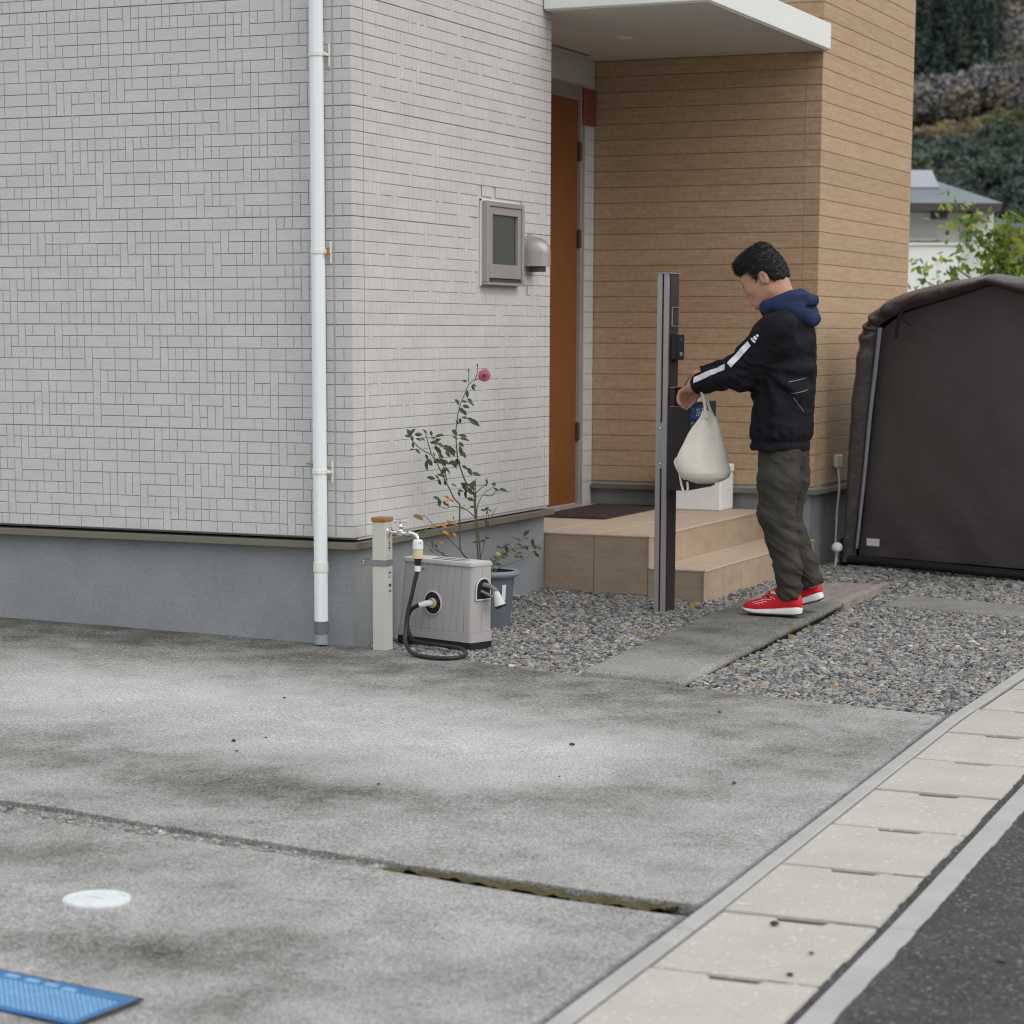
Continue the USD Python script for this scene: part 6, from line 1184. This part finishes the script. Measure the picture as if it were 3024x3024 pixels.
# hood lying on the back
def hood_sdf(P):
    c = np.array([1.400, CY, 1.018]); tl = np.array([[0.94, 0, 0.34], [0, 1, 0], [-0.34, 0, 0.94]]); q = (P - c) @ tl.T
    rr = np.hypot(q[:, 0] / 0.094, q[:, 1] / 0.105); d = np.hypot((rr - 1) * 0.097, q[:, 2] * 0.62) - 0.021
    bulge = smin(cap(P, (1.455, CY - 0.075, 1.030), (1.455, CY + 0.075, 1.030), 0.040, 0.040), cap(P, (1.520, CY - 0.055, 1.030), (1.520, CY + 0.055, 1.030), 0.030, 0.030), 0.035)
    low = smin(cap(P, (1.490, CY - 0.095, 0.975), (1.490, CY + 0.095, 0.975), 0.040, 0.040), cap(P, (1.527, CY - 0.045, 0.948), (1.527, CY + 0.045, 0.948), 0.034, 0.034), 0.03)
    side_ = smin(cap(P, (1.40, CY - 0.105, 1.005), (1.50, CY - 0.085, 0.99), 0.026, 0.034), cap(P, (1.40, CY + 0.105, 1.005), (1.50, CY + 0.085, 0.99), 0.026, 0.034), 0.01)
    d = smin(smin(smin(d, bulge, 0.016), low, 0.012), side_, 0.02)
    d = np.maximum(d, -cap(P, (1.535, CY - 0.10, 1.000), (1.535, CY + 0.10, 1.000), 0.012, 0.012))
    return d - 0.007 * (wr(P, 11, 4, (1, 1, 1.6)) - 0.5)
obj("hood", field(hood_sdf, (1.26, 1.48, 0.88), (1.60, 1.81, 1.11), 0.0055), "navy", PE, smooth=True, label="navy blue hood lying on his back")
# trousers
def trouser_sdf(P):
    d = ell(P, (1.412, CY, 0.335), (0.104, 0.165, 0.12)); d = np.maximum(d, P[:, 2] - 0.40)
    for li, L in enumerate(LEGS):
        g_ = np.full(len(P), 1e9)
        for i in range(len(L) - 1): g_ = smin(g_, cap(P, L[i][:3], L[i + 1][:3], L[i][3], L[i + 1][3]), 0.025)
        end, prev = np.array(L[-1][:3]), np.array(L[-2][:3]); n_ = (end - prev) / np.linalg.norm(end - prev); g_ = np.maximum(g_, (P - end) @ n_ - 0.012)
        z = P[:, 2]; low = np.clip((0.02 - z) / 0.35, 0, 1); kn = np.exp(-((z - 0.03) / 0.07) ** 2)
        Q = P @ np.array([[0.85, 0, 0.53], [0, 1, 0], [-0.53, 0, 0.85]]); g_ = g_ - (0.0045 * low + 0.004 * kn) * np.sin(z * 60 + 40 * (P[:, 0] - 1.4) * (1 if li == 0 else -1) + 14 * P[:, 1] + li * 2 + 9 * noise(P * 8, 2 + li)) - (0.008 + 0.006 * low) * (wr(Q, 9, 5 + li, (0.7, 1, 2.6)) ** 2 - 0.35) - 0.004 * (wr(Q, 19, 15 + li, (0.8, 1, 2.0)) - 0.5)
        d = smin(d, g_, 0.03 if li == 0 else 0.012)
    return d - 0.003 * (noise(P * 22, 6) - 0.5)
obj("trousers", field(trouser_sdf, (1.26, 1.40, -0.37), (1.62, 1.90, 0.41), 0.0058), "trouser", PE, smooth=True, label="olive grey trousers")
# shoes
def shoe(x_toe, yc, L, zsole, yaw, pitch, pivot):
    T1 = trimesh.transformations.rotation_matrix(yaw, [0, 0, 1]); T2 = trimesh.transformations.rotation_matrix(pitch, [0, 1, 0], pivot)
    M4 = T2 @ trimesh.transformations.translation_matrix([x_toe, yc, zsole]) @ T1
    def put(m): m = m.copy(); m.apply_transform(M4); return m
    n_ = 34; ts = np.linspace(0, 1, n_); halfw = lambda t: np.interp(t, [0, 0.03, 0.10, 0.22, 0.36, 0.55, 0.75, 0.90, 0.97, 1], [0.006, 0.024, 0.040, 0.048, 0.050, 0.041, 0.036, 0.036, 0.028, 0.008])
    bot = lambda t: np.interp(t, [0, 0.08, 0.22, 0.5, 0.9, 1], [0.020, 0.009, 0.001, 0.0, 0.0, 0.008]); top = lambda t: np.interp(t, [0, 0.08, 0.25, 0.55, 0.8, 0.95, 1], [0.030, 0.028, 0.026, 0.031, 0.040, 0.044, 0.040])
    def rings(lo_f, hi_f, wf, e=2.6, bias=0.0):
        R = []
        for t in ts:
            a = np.linspace(0, 2 * np.pi, 25)[:-1]; w = wf(t); lo2, hi2 = lo_f(t), hi_f(t); ca, sa = np.cos(a), np.sin(a); x = np.sign(ca) * np.abs(ca) ** (2 / e); z = np.sign(sa) * np.abs(sa) ** (2 / e)
            taper = 1 - bias * (z + 1) / 2 * (0.3 + 0.7 * min(1, max(0, (hi2 - 0.05) / 0.07)))
            R.append(np.stack([np.full(24, t * L), x * w * taper, lo2 + (hi2 - lo2) * (z + 1) / 2], 1))
        return np.array(R)
    sh_path = numbered(PE, "shoe"); UsdGeom.Xform.Define(stage, sh_path)
    obj("sole", put(loft(rings(lambda t: bot(t) + 0.004, top, lambda t: halfw(t) + 0.003, 4.0))), "sole_white", sh_path, smooth=50)
    obj("outsole", put(loft(rings(bot, lambda t: bot(t) + 0.0055, lambda t: halfw(t) + 0.001, 4.0))), "rubber", sh_path, smooth=50)
    ut = lambda t: np.interp(t, [0, 0.05, 0.15, 0.30, 0.44, 0.52, 0.60, 0.75, 0.9, 0.97, 1], [0.034, 0.050, 0.062, 0.076, 0.100, 0.124, 0.128, 0.106, 0.094, 0.098, 0.080])
    up_m = loft(rings(lambda t: top(t) - 0.008, ut, lambda t: halfw(t) - 0.001, 2.3, 0.42)); up_m = put(up_m); obj("upper", up_m, "shoe_red", sh_path, smooth=60)
    def on(t, k, lift=0.0008):                                      # point on the outer side of the upper, k from sole (0) to top (1)
        a = -math.pi / 2 + k * math.pi / 2 if k < 0 else k * math.pi / 2
        w = halfw(t) - 0.001; lo2, hi2 = top(t) - 0.008, ut(t); ca, sa = math.cos(a), math.sin(a); x = abs(ca) ** (2 / 2.3); z = abs(sa) ** (2 / 2.3); taper = 1 - 0.42 * (z + 1) / 2 * (0.3 + 0.7 * min(1, max(0, (hi2 - 0.05) / 0.07)))
        return np.array([t * L, -(x * w * taper + lift), lo2 + (hi2 - lo2) * (z + 1) / 2])
    lines = [tube([on(0.20 + 0.05 * i, 0.42), on(0.27 + 0.062 * i, 0.12), on(0.33 + 0.062 * i, -0.25 if False else 0.0)], 0.0013, 5) for i in range(5)]
    obj("toe_lines", put(cat(*lines)), "sole_white", sh_path)
    obj("side_flash", put(cat(*[tube([on(0.50, 0.52), on(0.56, 0.36), on(0.63, 0.20)], [0.006, 0.0045, 0.001], 6), tube([on(0.535, 0.56), on(0.55, 0.44)], [0.002, 0.004], 5)])), "sole_white", sh_path)
    p0 = on(0.70, 0.16, 0.001); tx = text("PUMA", p0, (1, 0.03, -0.25), (0.25, 0.05, 0.97), 0.008, 0.0008, True); obj("side_word", put(tx), "sole_white", sh_path)
    obj("side_mark", put(tube([on(0.42, 0.50), on(0.46, 0.30), on(0.49, 0.18)], [0.002, 0.006, 0.002], 6)), "black", sh_path)
    lc = [tube(spline([np.array([t * L, -0.020 * s, ut(t) - 0.006]), np.array([t * L, 0, ut(t) + 0.003]), np.array([t * L, 0.020 * s, ut(t) - 0.006])], 8), 0.0022, 6) for t, s in ((0.34, 0.8), (0.39, 0.8), (0.44, 0.8))] + [tube(spline([np.array([0.46 * L, 0.0, ut(0.46) + 0.004]), np.array([0.42 * L, sg * 0.018, ut(0.42) + 0.006]), np.array([0.40 * L, sg * 0.030, ut(0.40) - 0.012])], 10), 0.002, 6) for sg in (-1, 1)]
    obj("laces", put(cat(*lc)), "shoe_red", sh_path, smooth=True)
shoe(1.256, 1.552, 0.292, -0.4255, -0.03, 0.0, (0, 0, 0))
shoe(1.308, 1.757, 0.292, -0.4255, 0.02, -0.27, (1.395, 1.757, -0.4255))
# cuff band and watch
cw = WR_L + (EL_L - WR_L) * 0.10; ax_ = (WR_L - EL_L) / np.linalg.norm(WR_L - EL_L)
obj("cuff", cat(lathe([(0.030, -0.006), (0.048, -0.010), (0.0505, 0.0), (0.047, 0.014), (0.036, 0.016)], cw, 28, ax_)), "jacket", PE, smooth=60)
obj("watch", cat(lathe([(0.0285, -0.009), (0.031, -0.008), (0.031, 0.008), (0.0285, 0.009)], WR_L + ax_ * 0.012, 28, ax_)), "black", PE, smooth=40, label="black wristband at his left cuff")
obj("watch_edge", lathe([(0.0300, -0.0015), (0.0325, 0), (0.0300, 0.0015)], WR_L + ax_ * 0.022, 28, ax_), "stripe", PE)

# ================================================================== tote bag on the wrist
MAT["canvas"] = M("cream_canvas", (0.80, 0.77, 0.68), 0.85, 0.05, 8, bump=0.3, bscale=400, sheen=0.1)
BG = thing("tote_bag", "cream canvas tote bag hanging from the man's left wrist", "tote bag", (1.04, 1.58, 0.17))
BX = np.array([0.917, 0.399, 0.0]); BY = np.array([-0.399, 0.917, 0.0])
prof = [(0.520, 1.036, 1.062, 0.010), (0.488, 1.028, 1.098, 0.020), (0.455, 1.006, 1.108, 0.034), (0.419, 0.978, 1.116, 0.048), (0.375, 0.955, 1.124, 0.060), (0.333, 0.938, 1.132, 0.070), (0.294, 0.924, 1.142, 0.078), (0.255, 0.928, 1.152, 0.080), (0.228, 0.940, 1.157, 0.076), (0.205, 0.956, 1.147, 0.064), (0.187, 0.982, 1.118, 0.044), (0.177, 1.010, 1.078, 0.020)]
pz = np.array(prof)[::-1]; zs = np.linspace(0.177, 0.520, 70); R = []
for z in zs:
    xl, xr, dp_ = (np.interp(z, pz[:, 0], pz[:, c]) for c in (1, 2, 3)); c = np.array([(xl + xr) / 2, 1.58, z]); w = (xr - xl) / 2 * 1.09; a = np.linspace(0, 2 * np.pi, 73)[:-1]
    ca, sa = np.cos(a), np.sin(a); pts = c + BX * (np.sign(ca) * np.abs(ca) ** 0.9 * w)[:, None] + BY * (np.sign(sa) * np.abs(sa) ** 0.9 * dp_)[:, None]
    nrm_ = BX * ca[:, None] + BY * sa[:, None]; u = (z - 0.177) / 0.343
    folds = 0.008 * np.sin(5 * a + 3.0 + 2.2 * u) * u * (1 - u * 0.5) + 0.012 * (fbm(pts * 11, 3, 5) - 0.5) + 0.007 * (wr(pts, 9, 3, (1, 1, 0.5)) - 0.5)
    R.append(pts + nrm_ * folds[:, None])
obj("bag_body", loft(R), "canvas", BG, smooth=True)
def ribbon(pts, w, side, t=0.0025):
    s = spline(pts, 30); w = np.broadcast_to(w, (len(s),)); side = np.array(side, float); side /= np.linalg.norm(side); tg = np.gradient(s, axis=0); nn = np.cross(tg, side); nn /= np.linalg.norm(nn, axis=1, keepdims=True)
    return loft([np.array([p - side * ww + n_ * t, p + side * ww + n_ * t, p + side * ww - n_ * t, p - side * ww - n_ * t]) for p, ww, n_ in zip(s, w, nn)])
tw0 = WR_L + (EL_L - WR_L) * 0.03
obj("strap", ribbon([tw0 + [-0.004, 0.045, 0.010], tw0 + [0, 0.0, 0.046], tw0 + [0.006, -0.048, 0.022], (1.038, 1.545, 0.600), (1.060, 1.530, 0.535), (1.062, 1.540, 0.485)], np.interp(np.linspace(0, 1, 31), [0, 0.45, 0.85, 1], [0.008, 0.0055, 0.0065, 0.013]), BX), "canvas", BG, smooth=40)
obj("strap", ribbon([tw0 + [0.022, -0.03, 0.040], tw0 + [0.030, -0.045, 0.0], (1.048, 1.575, 0.585), (1.062, 1.590, 0.53), (1.084, 1.60, 0.482)], 0.007, BX), "canvas", BG, smooth=40)
obj("bag_gusset", ribbon([(0.940, 1.565, 0.318), (0.918, 1.555, 0.285), (0.935, 1.545, 0.235), (0.965, 1.535, 0.195)], np.interp(np.linspace(0, 1, 31), [0, 0.4, 1], [0.006, 0.018, 0.006]), BX), "canvas", BG, smooth=40)
obj("side_loop", tube(spline([(0.925, 1.55, 0.275), (0.935, 1.548, 0.205), (0.948, 1.548, 0.150), (0.962, 1.546, 0.135), (0.975, 1.545, 0.150), (0.972, 1.545, 0.185)], 30), 0.0055, 8), "canvas", BG, smooth=True)
